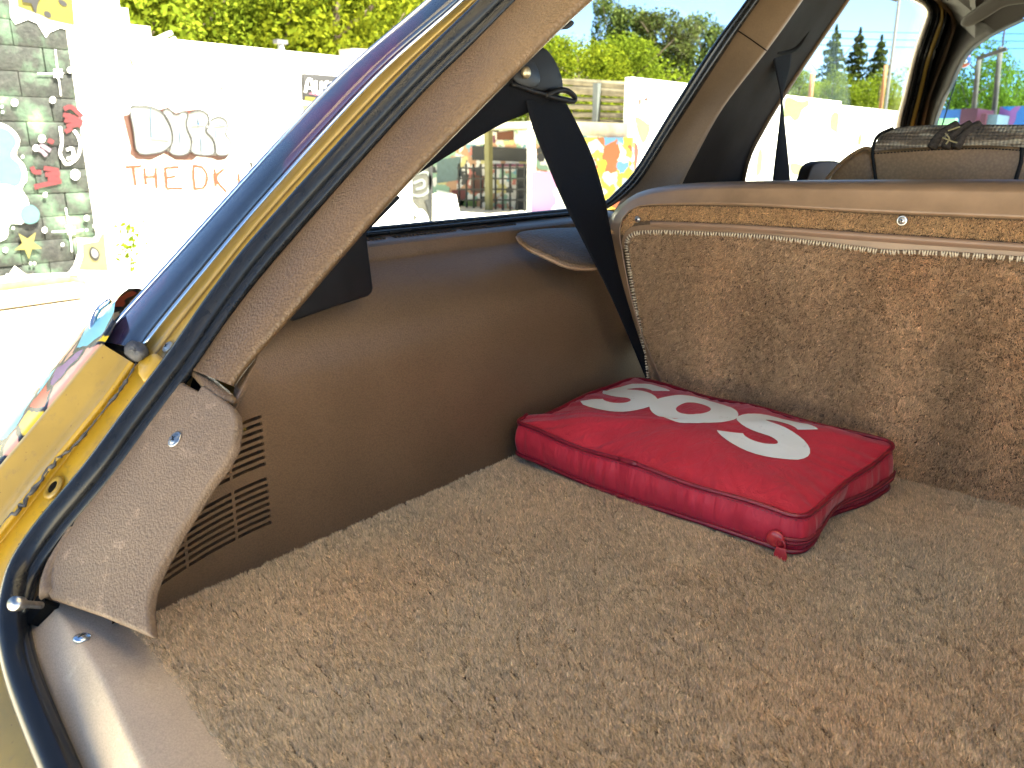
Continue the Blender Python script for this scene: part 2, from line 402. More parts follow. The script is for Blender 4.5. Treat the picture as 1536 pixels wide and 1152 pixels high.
def conifer(seed, H, Rr, leaf, m, n=6000):
    r = np.random.default_rng(seed); h = r.uniform(.08, 1, n) ** .8; lay = np.round(h * 16) / 16
    a = np.floor(r.uniform(0, 9, n)) / 9 * 2 * math.pi + lay * 40 + r.normal(size=n) * .13
    q = Rr * (1 - lay) ** .8 * r.uniform(.1, 1, n) ** .7 * (.8 + .35 * np.sin(a * 3 + lay * 31))
    C_ = np.stack([np.cos(a) * q, np.sin(a) * q, lay * H - q * .25 + r.normal(size=n) * leaf * .8], 1)
    V, _ = quads(C_, np.tile([0, 0, .6], (n, 1)), leaf, seed); return raw_mesh('crown', V, 4, m)
def trunk_mesh(H, r, seed):
    rr = random.Random(seed); mb = MB()
    p = [(0, 0, 0)]; 
    for i in range(1, 7): p.append((p[-1][0] + rr.uniform(-.12, .12), p[-1][1] + rr.uniform(-.12, .12), H * .8 * i / 6))
    mb.tube(p, np.linspace(r, r * .3, 7), 8)
    for i in range(6):
        k = 2 + i % 4; a = i * 2.3; L = H * rr.uniform(.16, .28); q = np.array(p[k])
        mb.tube([q, q + np.array([math.cos(a) * L * .5, math.sin(a) * L * .5, L * .35]), q + np.array([math.cos(a) * L, math.sin(a) * L, L * .9])], [r * .4, r * .28, r * .1], 6)
    me = mb.build('trunk', M['bark']); d = me.data; bpy.data.objects.remove(me); return d
PROTO = {'a': (deciduous(1, 12500, 8, 3.0, .075, M['leaf']), trunk_mesh(8, .2, 1)), 'b': (deciduous(2, 14000, 8, 2.6, .075, M['leaf2']), trunk_mesh(8, .18, 2)),
         'c': (deciduous(3, 6500, 8, 2.3, .09, M['leaf2']), trunk_mesh(8, .16, 3)), 'd': (deciduous(5, 11000, 8, 3.2, .085, M['leaf']), trunk_mesh(8, .2, 5)),
         'f': (conifer(4, 9, 3.0, .13, M['needle'], 7000), trunk_mesh(9, .16, 4)), 'p': (deciduous(8, 9000, 9, 1.9, .10, M['needle']), trunk_mesh(9, .17, 8))}
def tree(kind, x, y, z, s, name, label, group=None, sx=1.0):
    e = empty(name, (x, y, z), label, 'tree', group); e.scale = (s * sx, s * sx, s); e.rotation_euler.z = random.uniform(0, 6.28)
    for nm, me in zip(('crown', 'trunk'), PROTO[kind]):
        o = bpy.data.objects.new(nm, me); COL.objects.link(o); o.parent = e
    return e
WOOD = 'leafy green tree in the wooded hillside above the graffiti wall'
# the wood: rows up the slope (bearing from the camera, distance)
def at_bearing(u, dist):
    r = ray(u, 220.0); r = r / np.linalg.norm(r[:2]); return CAM[0] + r[0] * dist, CAM[1] + r[1] * dist
k = 0
for dist, us in ((19, range(150, 560, 90)), (24, range(120, 610, 82)), (30, range(150, 660, 72)), (37, range(90, 700, 80))):
    for u in us:
        x, y = at_bearing(u + random.uniform(-25, 25), dist + random.uniform(-1.5, 1.5)); k += 1
        tree('abdcb'[k % 5], x, y, hill(x, y) - .3, random.uniform(.65, 1.12), 'leafy_tree', WOOD, 'trees of the hillside wood')
# trees beyond the quarter window, one by one (u, v of the top, distance)
def tree_at(kind, u, vtop, dist, label, name='leafy_tree', group=None, sx=1.0):
    x, y = at_bearing(u, dist); e = (220 - vtop) / F; H = PROTO[kind][0].vertices; top = max(vv.co.z for vv in H) if False else {'f': 9.0, 'p': 8.9}.get(kind, 8.3)
    zt = .5 + dist * (220 - vtop) / 1251.0 / math.cos(math.atan((u - 768) / 1251.0))
    zb = hill(x, y) if x < -12 else G
    zb = min(zb, G + 1.5)
    return tree(kind, x, y, zb, (zt - zb) / top, name, label, group, sx)
QW = [('b', 800, 40, 26, 'bright green tree behind the black seat belt anchor', 1.25), ('a', 862, 40, 25, 'yellow green bushy tree just right of the belt anchor above the timber racks', 1.25),
      ('b', 925, 50, 27, 'broad light green tree in the middle of the quarter window', 1.2), ('p', 908, 2, 36, 'slim dark pine standing tallest behind the quarter window trees', .8),
      ('p', 945, 18, 36, 'dark ragged pine right of the tallest pine in the quarter window', 1.1), ('p', 990, 22, 34, 'grey green thin-crowned tree above the white panel edge', 1.25),
      ('p', 1045, 30, 35, 'sparse tall tree nearest the window pillar', .9), ('c', 985, 80, 28, 'low light green tree left of the window pillar', 1.4), ('c', 1040, 120, 30, 'small thin tree tucked against the window pillar', 1.2)]
for kd, u, v, d, lab, sx in QW: tree_at(kd, u, v, d, lab, 'pine_tree' if kd == 'p' else 'leafy_tree', None, sx)
DW = [('b', 1190, 112, 46, 'leafy green tree at the left end of the door window treeline', 'leafy_tree', 1.1), ('f', 1236, 76, 58, 'tall dark spruce leftmost in the door window', 'spruce_tree', 1.0),
      ('c', 1240, 114, 48, 'yellow green tree in front of the leftmost spruce', 'leafy_tree', .8), ('f', 1271, 82, 60, 'dark spruce in the middle of the door window', 'spruce_tree', 1.0),
      ('c', 1258, 122, 50, 'pale green tree between two spruces', 'leafy_tree', 1.1), ('f', 1303, 92, 60, 'dark spruce nearest the white pole', 'spruce_tree', 1.0),
      ('c', 1290, 128, 50, 'brownish green bush under the right spruce', 'leafy_tree', 1.3), ('c', 1312, 116, 47, 'olive green tree left of the white pole', 'leafy_tree', .9), ('c', 1352, 112, 50, 'thin green tree right of the white pole', 'leafy_tree', 1.1),
      ('b', 1368, 138, 52, 'low green tree against the door frame', 'leafy_tree', 1.1), ('b', 1215, 130, 52, 'dull green low tree behind the brown stump post', 'leafy_tree', 1.1)]
for kd, u, v, d, lab, nm, sx in DW: tree_at(kd, u, v, d, lab, nm, None, sx)
WS = [('c', 1450, 80, 42, 'airy light green birch seen behind the antenna ball', 1.0), ('c', 1480, 110, 46, 'small birch between the two frame poles', 1.1), ('c', 1515, 122, 50, 'small bushy tree right of the pole frame', 1.2), ('c', 1425, 130, 44, 'low thin tree against the front pillar', 1.0), ('b', 1560, 128, 60, 'distant green tree beyond the blue wall', 1.1)]
for kd, u, v, d, lab, sx in WS: tree_at(kd, u, v, d, lab, 'birch_tree' if kd == 'c' else 'leafy_tree', None, sx)

# ------------------------------------------------------------------ the left graffiti wall
WX = -7.53
def onW(u, v, off=.004): return onX(u, v, WX + off)
mural, t, b = new_mat('nebula_mural')
f = noise(t, 3.2, 6, .6); c = ramp(t, f, [(.34, (.004, .005, .006)), (.48, (.012, .017, .014)), (.60, (.045, .085, .055)), (.70, (.16, .20, .12))])
c = mixc(t, ramp(t, noise(t, 22, 5, .7), [(.45, (0, 0, 0)), (.75, (.35, .35, .35))]), c, (.09, .09, .085))
t.links.new(c, b.inputs['Base Color']); b.inputs['Roughness'].default_value = .75; bump(t, b, noise(t, 40, 6, .7), .5, .02)
mwhite = plain('white_wall_paint', (.80, .79, .76), .8, var=.05, vscale=3, bmp=.15, bscale=30)
P_ = {}
def pt(name, c, rough=.6): P_[name] = plain('spray_' + name, c, rough, var=.12, vscale=12); return P_[name]
pt('white', (.8, .8, .8)); pt('cyan', (.045, .115, .125)); pt('yellow', (.11, .095, .008)); pt('red', (.085, .006, .010)); pt('brown', (.052, .018, .010))
pt('pale', (.125, .135, .135)); pt('ink', (.012, .012, .013)); pt('orange', (.085, .020, .004)); pt('sky', (.075, .12, .13)); pt('lilac', (.12, .09, .12)); pt('straw', (.13, .12, .05)); pt('rust', (.075, .018, .010)); pt('pink', (.13, .04, .07)); pt('green', (.075, .13, .03)); pt('lemon', (.13, .115, .03)); pt('black', (.012, .012, .014)); pt('blue', (.02, .06, .12))
wall = empty('graffiti_wall', (WX, 2.5, G), 'tall white block wall with a dark space mural at its left end', 'wall')
y0m, y1m = 0.2, onW(122, 200)[1]
bh, bl = .193, .42
z = G; row = 0
bw = MB(); bw.box((-.10, -bl / 2 + .0022, .002), (0, bl / 2 - .0022, bh - .002))
proto = bw.build('block', mural, wall); bevel(proto, .004, 2); first = True
WT = 1.95
while z < WT - .05:
    yy = y1m - bl / 2 - (bl / 2 if row % 2 else 0)
    if row % 2:                                       # half block closes the course
        h = MB().box((WX - .10, y1m - bl / 2 + .005, z + .004), (WX + random.uniform(-.004, .006), y1m, z + bh - .004)).build('block', mural, wall); bevel(h, .006, 2)
    while yy > y0m:
        if first: o = proto; first = False
        else: o = proto.copy(); COL.objects.link(o)
        o.matrix_parent_inverse = Matrix.Translation((-WX, -2.5, -G)); o.location = (WX + random.uniform(-.005, .006), yy, z)
        yy -= bl
    z += bh; row += 1
MB().box((WX - .25, y0m - .3, G - .1), (WX - .103, y1m, WT)).build('core', mwhite, wall)
ye = onW(212, 200)[1]
mb = MB(); mb.box((WX - .25, y1m + .001, G - .1), (WX, onW(180, 10)[1], WT + .4))
mb.build('pier', mwhite, wall)
y2 = onW(180, 10)[1]; y3 = onW(195, 30)[1]; y4 = onW(228, 55)[1]; y5 = 6.9
mb = MB(); mb.box((WX - .24, y2 + .001, G - .1), (WX - .012, y3, onW(190, 12)[2])); mb.build('stepped_end', mwhite, wall)
mb = MB(); mb.box((WX - .24, y3 + .001, G - .1), (WX - .012, y4, onW(212, 38)[2])); mb.build('stepped_end', mwhite, wall)
mb = MB(); mb.box((WX - .24, y4 + .001, G - .1), (WX - .012, y5, onW(300, 69)[2])); mb.build('long_panel', mwhite, wall)
mb = MB(); mb.box((WX - .27, y4 + .001, onW(300, 69)[2] + .001), (WX + .015, y5, onW(300, 69)[2] + .035)); mb.build('coping', mwhite, wall)
MB().box((WX + .008, y0m - .3, G - .02), (WX + .07, y1m + .35, G + .05)).build('footing', plain('footing_concrete', (.45, .42, .35), .9, var=.2, vscale=5), wall)
NX = np.array([1.0, 0, 0]); lvl = [0]
def sheet(pts, mname, name, off=.010, n=0, parent=None, closed=True):
    """flat print on the wall face"""
    q = spline(pts, n, True) if n else np.array(pts, float); lvl[0] += 1
    of = off + (lvl[0] % 9) * .0009
    return prism(name, [onW(u, v, of) for u, v in q], NX, .003, P_[mname], parent or wall)
def strokes(lines, wpx, mname, name, off=.012, parent=None, jig=.6):
    mb = MB()
    for ln in lines:
        q = spline(ln, 10) if len(ln) > 2 else poly(ln, 5)
        q = q + rng.normal(size=q.shape) * jig * .4
        tng = np.gradient(q, axis=0); tng /= np.linalg.norm(tng, axis=1)[:, None] + 1e-9; nn = np.stack([-tng[:, 1], tng[:, 0]], 1)
        lvl[0] += 1; of = off + (lvl[0] % 7) * .0007
        A = [onW(*(p + n_ * wpx / 2), of) for p, n_ in zip(q, nn)]; B_ = [onW(*(p - n_ * wpx / 2), of) for p, n_ in zip(q, nn)]
        mb.add(*loft([A, B_, [b_ - NX * .003 for b_ in B_], [a - NX * .003 for a in A]], False, True))
    return mb.build(name, P_[mname], parent or wall)
# mural frame: white scallops and yellow fields
sheet([(13, -60), (14, 0), (16, 25), (23, 36), (42, 29), (56, 35), (69, 56), (75, 48), (90, 42), (104, 45), (116, 51), (108, -60)], 'white', 'mural_border')
sheet([(24, -60), (27, 10), (60, 22), (75, 30), (112, 38), (104, -60)], 'yellow', 'mural_field', .0205)
sheet([(157, 324), (152, 344), (139, 359), (115, 357), (118, 376), (111, 398), (100, 412), (164, 414), (163, 400)], 'white', 'mural_border')
sheet([(156, 345), (147, 362), (124, 366), (125, 384), (118, 405), (162, 406)], 'straw', 'mural_field', .0205)
sheet([(-60, 412), (-5, 416), (13, 413), (22, 399), (39, 412), (104, 409), (104, 418), (-60, 428)], 'white', 'mural_border')
sheet([(138, 370), (146, 374), (150, 382), (146, 391), (138, 388), (134, 378)], 'ink', 'painted_bubble', .026, 18)
sheet([(139, 373), (145, 376), (147.5, 382), (144, 387), (139, 385), (137, 378)], 'pale', 'painted_bubble', .036, 18)
sheet([(33, -14), (50, -3), (66, -12), (57, 3), (54, 23), (47, 5), (34, 3)], 'ink', 'painted_star', .026)
sheet([(67, 17), (74, 18), (77, 24), (73, 27), (67, 23)], 'ink', 'painted_spot', .026, 14); sheet([(88, -1), (97, 2), (101, 8), (95, 9), (89, 4)], 'ink', 'painted_spot', .026, 14)
# cloud in cyan with a white rim
sheet([(-90, 190), (-40, 175), (0, 184), (20, 195), (30, 212), (24, 232), (38, 250), (40, 272), (32, 282), (42, 300), (44, 318), (36, 335), (14, 336), (12, 352), (0, 362), (-60, 370)], 'white', 'painted_cloud', .012, 70)
sheet([(-90, 196), (-40, 182), (0, 190), (17, 199), (25, 214), (16, 232), (30, 248), (33, 266), (24, 280), (0, 276), (-60, 290)], 'cyan', 'painted_cloud', .0225, 60)
sheet([(31, 317), (38, 308), (50, 308), (59, 318), (57, 331), (45, 336), (34, 331)], 'cyan', 'painted_bubble', .0225, 24)
# stars, dots
def star(cx, cy, r, rin, mname, npt=5, rot=0.0, off=.016):
    sheet([(cx + (r if i % 2 == 0 else rin) * math.cos(rot + i * math.pi / npt), cy + (r if i % 2 == 0 else rin) * math.sin(rot + i * math.pi / npt)) for i in range(2 * npt)], mname, 'painted_star', off)
star(42, 367, 22, 9, 'lemon', 5, .25)
star(87, 110, 9, 6, 'white', 8); star(107, 346, 8, 5, 'white', 8)
strokes([[(83, 74), (87, 110), (92, 144)], [(57, 110), (90, 111)]], 1.6, 'white', 'star_ray'); strokes([[(99, 312), (104, 345), (108, 377)], [(78, 348), (125, 345)]], 1.8, 'white', 'star_ray')
for cx, cy, r in ((105, 105, 4.5), (79, 150, 5), (22, 154, 5.5), (68, 292, 3.6), (130, 327, 4.2), (67, 345, 4.4), (8, 375, 4), (94, 367, 2.5), (46, 395, 2), (52, 395, 2), (142, 339, 2.6), (130, 345, 2), (113, 262, 8), (63, 208, 6), (54, 222, 5), (3, 160, 2), (4, 168, 2), (34, 235, 2.2), (20, 342, 2.2), (11, 413, 2.5), (3, 152, 1.4), (100, 340, 2)):
    sheet([(cx + r * math.cos(a) * .9, cy + r * math.sin(a)) for a in np.linspace(0, 6.28, 13)[:-1]], 'white', 'painted_dot', .016)
# red scribbles
strokes([[(96, 164), (106, 160), (116, 168), (124, 175)], [(95, 172), (110, 176), (125, 184)], [(97, 180), (112, 182), (122, 190)], [(100, 190), (118, 186)], [(98, 198), (108, 192)]], 7, 'red', 'red_tag')
strokes([[(72, 210), (80, 214)], [(48, 250), (52, 258), (62, 258)], [(66, 252), (88, 256)], [(68, 262), (90, 260)], [(52, 280), (70, 276), (92, 272)], [(54, 276), (56, 284)], [(72, 268), (90, 268)]], 7, 'red', 'red_tag')
strokes([[(90, 190), (93, 215), (90, 230), (98, 246)], [(112, 196), (120, 212), (118, 232), (108, 244), (98, 246)], [(100, 225), (108, 222), (110, 234), (101, 238)]], 4, 'white', 'white_tag')
strokes([[(50, 222), (62, 226), (70, 234)], [(60, 216), (76, 226)]], 6, 'lilac', 'lilac_tag')
# cyan wisps on the white wall
strokes([[(133, 122), (141, 112), (151, 99), (156, 104)], [(136, 152), (144, 149)], [(160, 160), (168, 158), (174, 154)], [(152, 196), (165, 195), (176, 188)], [(150, 212), (160, 202), (170, 200)], [(152, 270), (178, 250), (186, 240)], [(168, 288), (174, 284)], [(172, 302), (178, 303)], [(190, 344), (200, 340)], [(224, 335), (240, 332)], [(246, 340), (256, 344)], [(194, 358), (200, 354)], [(166, 131), (168, 128)]], 4.5, 'sky', 'blue_mist')
strokes([[(195, 87), (199, 103)], [(193, 138), (226, 136)], [(300, 105), (312, 125), (318, 108)], [(332, 120), (334, 140), (345, 138)], [(350, 162), (368, 164)]], 2.5, 'lemon', 'yellow_tag')
strokes([[(195, 87), (200, 98)], [(277, 142), (288, 134)], [(260, 137), (268, 138)], [(213, 325), (219, 340)]], 2.2, 'ink', 'ink_scratch')
# DYRE bubble piece and its brick-brown shadow
def Z3(p): return [(170 + a * .3125, 60 + b_ * .3125) for a, b_ in p]
sheet(Z3([(47, 360), (82, 356), (100, 430), (118, 538), (200, 545), (250, 530), (275, 540), (320, 555), (375, 540), (450, 555), (520, 553), (566, 540), (536, 575), (500, 580), (470, 568), (400, 560), (380, 578), (300, 577), (245, 545), (180, 577), (110, 572), (78, 545), (86, 520)]), 'brown', 'letter_shadow', .010)
sheet(Z3([(215, 335), (262, 322), (300, 350), (345, 338), (420, 330), (440, 352), (330, 372), (240, 362)]), 'rust', 'letter_shadow', .010)
LET = [[(80, 322), (130, 318), (175, 318), (240, 350), (278, 420), (285, 490), (250, 530), (200, 545), (118, 540), (97, 430)],
       [(238, 340), (270, 330), (302, 362), (330, 341), (362, 352), (350, 390), (356, 430), (376, 480), (366, 538), (320, 555), (270, 540), (284, 490), (278, 420)],
       [(372, 348), (420, 336), (456, 358), (458, 402), (440, 430), (482, 480), (490, 540), (450, 555), (376, 540), (378, 480), (357, 430), (352, 390)],
       [(466, 384), (510, 368), (546, 390), (548, 432), (540, 450), (566, 490), (560, 545), (510, 555), (491, 540), (482, 480), (446, 440), (460, 410)]]
for i, L in enumerate(LET):
    sheet(Z3(L), 'pale', 'bubble_letter', .0205 + .001 * i, 46)
    strokes([Z3(L + L[:1])], .9, 'ink', 'letter_outline', .031, jig=.2) if False else strokes([Z3(list(map(tuple, spline(L, 34, True)))[j:j + 12]) for j in (0, 11, 22)] , 1.7, 'ink', 'letter_outline', .031, jig=.1)
strokes([Z3(p) for p in ([(178, 330), (182, 465)], [(182, 465), (270, 475)], [(405, 372), (410, 410)], [(375, 405), (440, 402)], [(485, 412), (540, 408)], [(490, 470), (492, 430)], [(318, 440), (322, 500)], [(420, 470), (424, 540)])], 1.2, 'blue', 'letter_seam', .034)
strokes([Z3(p) for p in ([(55, 610), (135, 606)], [(95, 610), (108, 700)], [(148, 612), (156, 695)], [(150, 660), (204, 655)], [(205, 610), (209, 714)], [(248, 612), (256, 712)], [(245, 616), (316, 612)], [(250, 660), (302, 656)], [(256, 716), (336, 714)], [(384, 608), (390, 716)], [(378, 606), (425, 612), (450, 655), (436, 706), (385, 718)], [(485, 616), (492, 702)], [(532, 620), (492, 664), (542, 732)], [(600, 640), (605, 690)])], 4.6, 'orange', 'lettering', .012)
strokes([Z3(p) for p in ([(660, 585), (666, 612)],)], 5, 'ink', 'ink_scratch')
# framed board with lettering further along
board = prism('painted_board', [onX(455, 110, WX + .03), onX(545, 117, WX + .03), onX(545, 166, WX + .03), onX(456, 150, WX + .03)], NX, .035, P_['black'], None, .004, 2)
tag(board, 'black board with pastel lettering and yellow lower edge hung on the white wall', 'sign')
strokes([[(458, 138), (462, 120), (467, 120), (471, 140)], [(459, 132), (469, 132)], [(474, 121), (475, 138), (481, 140), (482, 122)], [(493, 123), (487, 125), (487, 131), (493, 134), (492, 141), (485, 141)], [(498, 123), (499, 143), (505, 144)], [(510, 125), (511, 145)]], 3.4, 'white', 'lettering', .036, board)
strokes([[(458, 147), (500, 153), (545, 160)]], 5, 'yellow', 'yellow_edge', .036, board)
strokes([[(464, 140), (486, 144), (508, 147)]], 2.5, 'pink', 'lettering_shade', .034, board)
sheet([(455, 158), (470, 160), (470, 178), (457, 175)], 'straw', 'painted_stripe')

# ------------------------------------------------------------------ yard bits near the wall
mwood = plain('weathered_plank', (.50, .44, .34), .8, var=.2, vscale=8, bmp=.3, bscale=60); mwood2 = plain('brown_log', (.22, .10, .045), .85, var=.3, vscale=14, bmp=.4, bscale=50)
a, b_ = onZ(-90, 462, G + .07), onZ(122, 434, G + .07)
o = MB().bar(a, b_, .20, .10).build('plank', mwood); bevel(o, .012, 2); tag(o, 'wide pale plank lying on the yard in front of the mural', 'plank')
a, b_ = onZ(-90, 446, G + .07), onZ(118, 422, G + .08)
mb = MB(); q = poly([a, b_], 9) + rng.normal(size=(9, 3)) * .006
mb.tube(q, [.05, .052, .05, .053, .05, .05, .052, .05, .045], 10); tag(mb.build('log', mwood2, None, True), 'thin brown log lying between the pale plank and the mural', 'log')
a = onZ(108, 424, G + .09); b_ = onZ(128, 432, G + .05)
tag(MB().tube(poly([a, b_], 5), [.05, .055, .06, .055, .03], 10).build('log', mwood2, None, True), 'short brown stub of wood at the end of the pale plank', 'log')
mb = MB(); p0 = onX(196, 404, WX + .06)
for i in range(46):
    h = random.uniform(0, .42); s = random.uniform(.02, .045); c_ = np.array(p0) + np.array([random.uniform(-.02, .06), random.gauss(0, .05 + .05 * (.42 - h)), h]); a_ = random.uniform(0, 6.3)
    d = np.array([.4, math.cos(a_), math.sin(a_)]) * s; e_ = np.cross(d, NX) * .5
    mb.add([c_ - d, c_ + e_, c_ + d, c_ - e_], [(0, 1, 2, 3)])
mb.tube([p0 + np.array([0, 0, -.02]), p0 + np.array([.02, .02, .2]), p0 + np.array([.01, 0, .42])], [.006, .004, .002], 5)
tag(mb.build('climbing_weed', M['leaf2']), 'small green weed climbing the foot of the white wall', 'plant')
def pole(name, u, v0, v1, X_, r0, r1, m, label, cat, base=G):
    a, b_ = onX(u, v0, X_), onX(u, v1, X_); p = np.array([a[0], a[1], base]); o = MB().tube(poly([p, [p[0], p[1], b_[2]]], 6), np.linspace(r0, r1, 6), 12).build(name, m, None, True)
    return tag(o, label, cat)
mgal = plain('galvanised_pole', (.55, .56, .56), .45, metal=.3, var=.08)
lp = empty('street_lamp', onX(421, 90, -12.0), 'small street lamp peeping over the graffiti wall', 'lamp')
a = onX(422, 90, -12.0); b_ = onX(421, 66, -12.0)
MB().tube(poly([(a[0], a[1], G), b_], 4), .05, 8).build('post', mgal, lp, True)
MB().box(b_ - np.array([.06, .10, 0]), b_ + np.array([.06, .10, .06])).build('lamp_head', plain('lamp_grey', (.12, .12, .13), .5), lp)
lp = empty('street_lamp', onX(240, 70, -11.0), 'bent lamp arms rising just behind the stepped wall end', 'lamp')
for u0, v0, u1, v1 in ((228, 62, 256, 49), (246, 66, 262, 58)):
    MB().bar(onX(u0, v0, -11.0), onX(u1, v1, -11.0), .09, .05).build('arm', mgal, lp)
MB().tube(poly([onX(228, 62, -11.0) * np.array([1, 1, 0]) + np.array([0, 0, G]), onX(228, 62, -11.0)], 3), .05, 8).build('post', mgal, lp, True)
tag(MB().bar(onX(518, 80, -10.5), onX(560, 82, -10.5), .3, .12).build('roof_plank', mwood), 'pale plank edge of a shed roof behind the far end of the white wall', 'plank')

# ------------------------------------------------------------------ court beyond the quarter window
BY = 12.0
def onB(u, v, off=0.0): return onY(u, v, BY - off)
NYm = np.array([0, -1.0, 0])
court = empty('graffiti_shed', (onB(740, 250)[0], BY, G), 'open court building covered in multicoloured graffiti behind the quarter window', 'building')
mgraf = patchwork('court_graffiti', [(.60, .58, .55), (.12, .26, .32), (.36, .12, .10), (.5, .47, .45), (.45, .40, .18), (.03, .03, .035), (.62, .60, .58), (.35, .2, .12), (.2, .32, .24), (.5, .5, .5)], 5.0, (1, 1, 1.2), False, .7, .035, .9)
def quadB(pts, m, name, off, depth=.1): return prism(name, [onB(u, v, off) for u, v in pts], NYm, depth, m, court)
def gB(u, off=0.0): x = onB(u, 250, off)[0]; return np.array([x, BY - off, G])
x0, x1 = onB(600, 250)[0], onB(950, 250)[0]
zt = onB(740, 196)[2]
MB().box((x0, BY, G), (x1, BY + .2, zt)).build('wall', mgraf, court)
MB().box((x0 - .2, BY - .9, zt + .02), (onB(838, 200)[0], BY + .3, zt + .12)).build('eave', plain('eave_board', (.55, .5, .42), .8, var=.15, vscale=3), court)
quadB([(708, 219), (792, 223), (792, 243), (708, 240)], P_['black'], 'window', .03, .03)
quadB([(736, 246), (790, 246), (790, 250), (736, 250)], P_['pink'], 'ledge', .06, .05)
quadB([(778, 252), (790, 252), (788, 318), (772, 318)], P_['black'], 'doorway', .03, .025)
for u, m_ in ((733, P_['straw']), (797, P_['white'])):
    MB().bar(gB(u, .5), gB(u, .5) + np.array([0, 0, zt - G]), .11, .11).build('post', m_, court)
mb = MB()
for u in range(688, 792, 11): mb.bar(gB(u, .3), gB(u, .3) + np.array([0, 0, onB(u, 245)[2] - G]), .03, .03)
for v in (252, 268, 284, 300): mb.bar(onB(686, v, .33), onB(790, v, .33), .03, .03)
mb.build('fence_bars', P_['ink'], court)
for pts, nm in (([(706, 262), (726, 264), (724, 290), (706, 288)], 'rust'), ([(677, 285), (700, 284), (694, 314), (682, 306)], 'red'), ([(655, 240), (690, 235), (690, 270), (655, 275)], 'sky'), ([(655, 285), (680, 290), (690, 330), (655, 330)], 'white'), ([(690, 300), (715, 300), (710, 330), (690, 330)], 'green'), ([(690, 200), (735, 195), (735, 216), (690, 216)], 'white'), ([(745, 198), (770, 196), (770, 210), (745, 210)], 'orange'), ([(728, 205), (742, 203), (742, 214), (728, 214)], 'pink')):
    quadB(pts, P_[nm], 'painted_patch', .02 + .002 * (hash(nm) % 5) if False else .02, .012)
o = MB().box((onB(797, 300, .7)[0], BY - .7, G), (onB(852, 300, .7)[0], BY - .64, onB(820, 258, .7)[2])).build('hoarding', patchwork('pink_white_graffiti', [(.75, .73, .74), (.6, .25, .42), (.75, .7, .72), (.45, .2, .38), (.78, .75, .75)], 2.2, linew=.0, line=False))
tag(o, 'white hoarding with pink graffiti beside the black seat belt', 'hoarding')
# grey mural with a tyre-like swirl at the left end of the court
tx = -8.6
sw = prism('mural_panel', [onX(520, 235, tx), onX(648, 243, tx), onX(648, 356, tx) * np.array([1, 1, 0]) + np.array([0, 0, G]), onX(520, 330, tx) * np.array([1, 1, 0]) + np.array([0, 0, G])], NX, .12, plain('grey_mural', (.045, .042, .036), .8, var=.55, vscale=4))
tag(sw, 'grey mural panel with white swirls showing low in the quarter window', 'mural')
def onT(u, v, off=.006): return onX(u, v, tx + off)
def strokesT(lines, wpx, mname, name, parent):
    mb = MB()
    for i, ln in enumerate(lines):
        q = spline(ln, 12) if len(ln) > 2 else poly(ln, 5)
        tng = np.gradient(q, axis=0); tng /= np.linalg.norm(tng, axis=1)[:, None] + 1e-9; nn = np.stack([-tng[:, 1], tng[:, 0]], 1); of = .008 + .001 * (i % 5)
        A = [onT(*(p + n_ * wpx / 2), of) for p, n_ in zip(q, nn)]; B_ = [onT(*(p - n_ * wpx / 2), of) for p, n_ in zip(q, nn)]
        mb.add(*loft([A, B_, [x - NX * .003 for x in B_], [x - NX * .003 for x in A]], False, True))
    return mb.build(name, P_[mname], parent)
strokesT([[(618, 262), (640, 258), (646, 272), (640, 290), (624, 294), (612, 288)], [(620, 275), (634, 270), (636, 280), (624, 284)]], 4, 'pale', 'swirl', sw)
strokesT([[(606, 296), (618, 308), (634, 330), (640, 350)], [(622, 322), (630, 316), (640, 330), (632, 344), (624, 336), (630, 328)]], 7, 'white', 'swirl', sw)
strokesT([[(560, 330), (572, 322), (584, 330), (576, 345), (564, 340)], [(585, 345), (596, 325), (606, 340), (600, 356)], [(590, 310), (602, 318), (610, 334)]], 5, 'straw', 'swirl', sw)
strokesT([[(646, 250), (647, 352)], [(640, 300), (646, 320), (645, 350)]], 6, 'ink', 'swirl', sw)
o = prism('hoarding', [onX(651, 290, tx + .05), onX(684, 292, tx + .05), onX(694, 352, tx + .05) * np.array([1, 1, 0]) + np.array([0, 0, G]), onX(651, 357, tx + .05) * np.array([1, 1, 0]) + np.array([0, 0, G])], NX, .06, mwhite); tag(o, 'blank white hoarding beside the grey swirl mural', 'hoarding')
# timber rack
rack = empty('timber_rack', gB(895, -.3), 'weathered timber rack of long boards above the court wall', 'rack')
mt = plain('rack_timber', (.22, .18, .12), .85, var=.35, vscale=5, bmp=.3, bscale=20)
ry = BY + .3
for v, th, dv in ((122, .09, 8), (134, .13, 7), (148, .05, 5), (160, .07, 4), (172, .07, 3), (181, .04, 2)):
    A = onY(838, v, ry); B_ = onY(958, v + dv, ry)
    bevel(MB().bar(A, B_, .16, th).build('board', mt, rack), .008, 1)
    A = A + np.array([0, .5, .03]); B_ = B_ + np.array([0, .5, .03]); bevel(MB().bar(A, B_, .16, th).build('board', mt, rack), .008, 1)
for u in (800, 893, 940):
    x = onY(u, 250, ry - .12)[0]; MB().bar((x, ry - .14, G), (x, ry - .14, onY(u, 126, ry)[2]), .10, .10).build('post', P_['pale'] if u == 893 else mt, rack)
A = onB(855, 192, .45); B_ = onB(948, 196, .45)
MB().bar(A, B_, .25, .22).build('fascia', plain('fascia_board', (.52, .46, .34), .8, var=.2, vscale=6), rack)
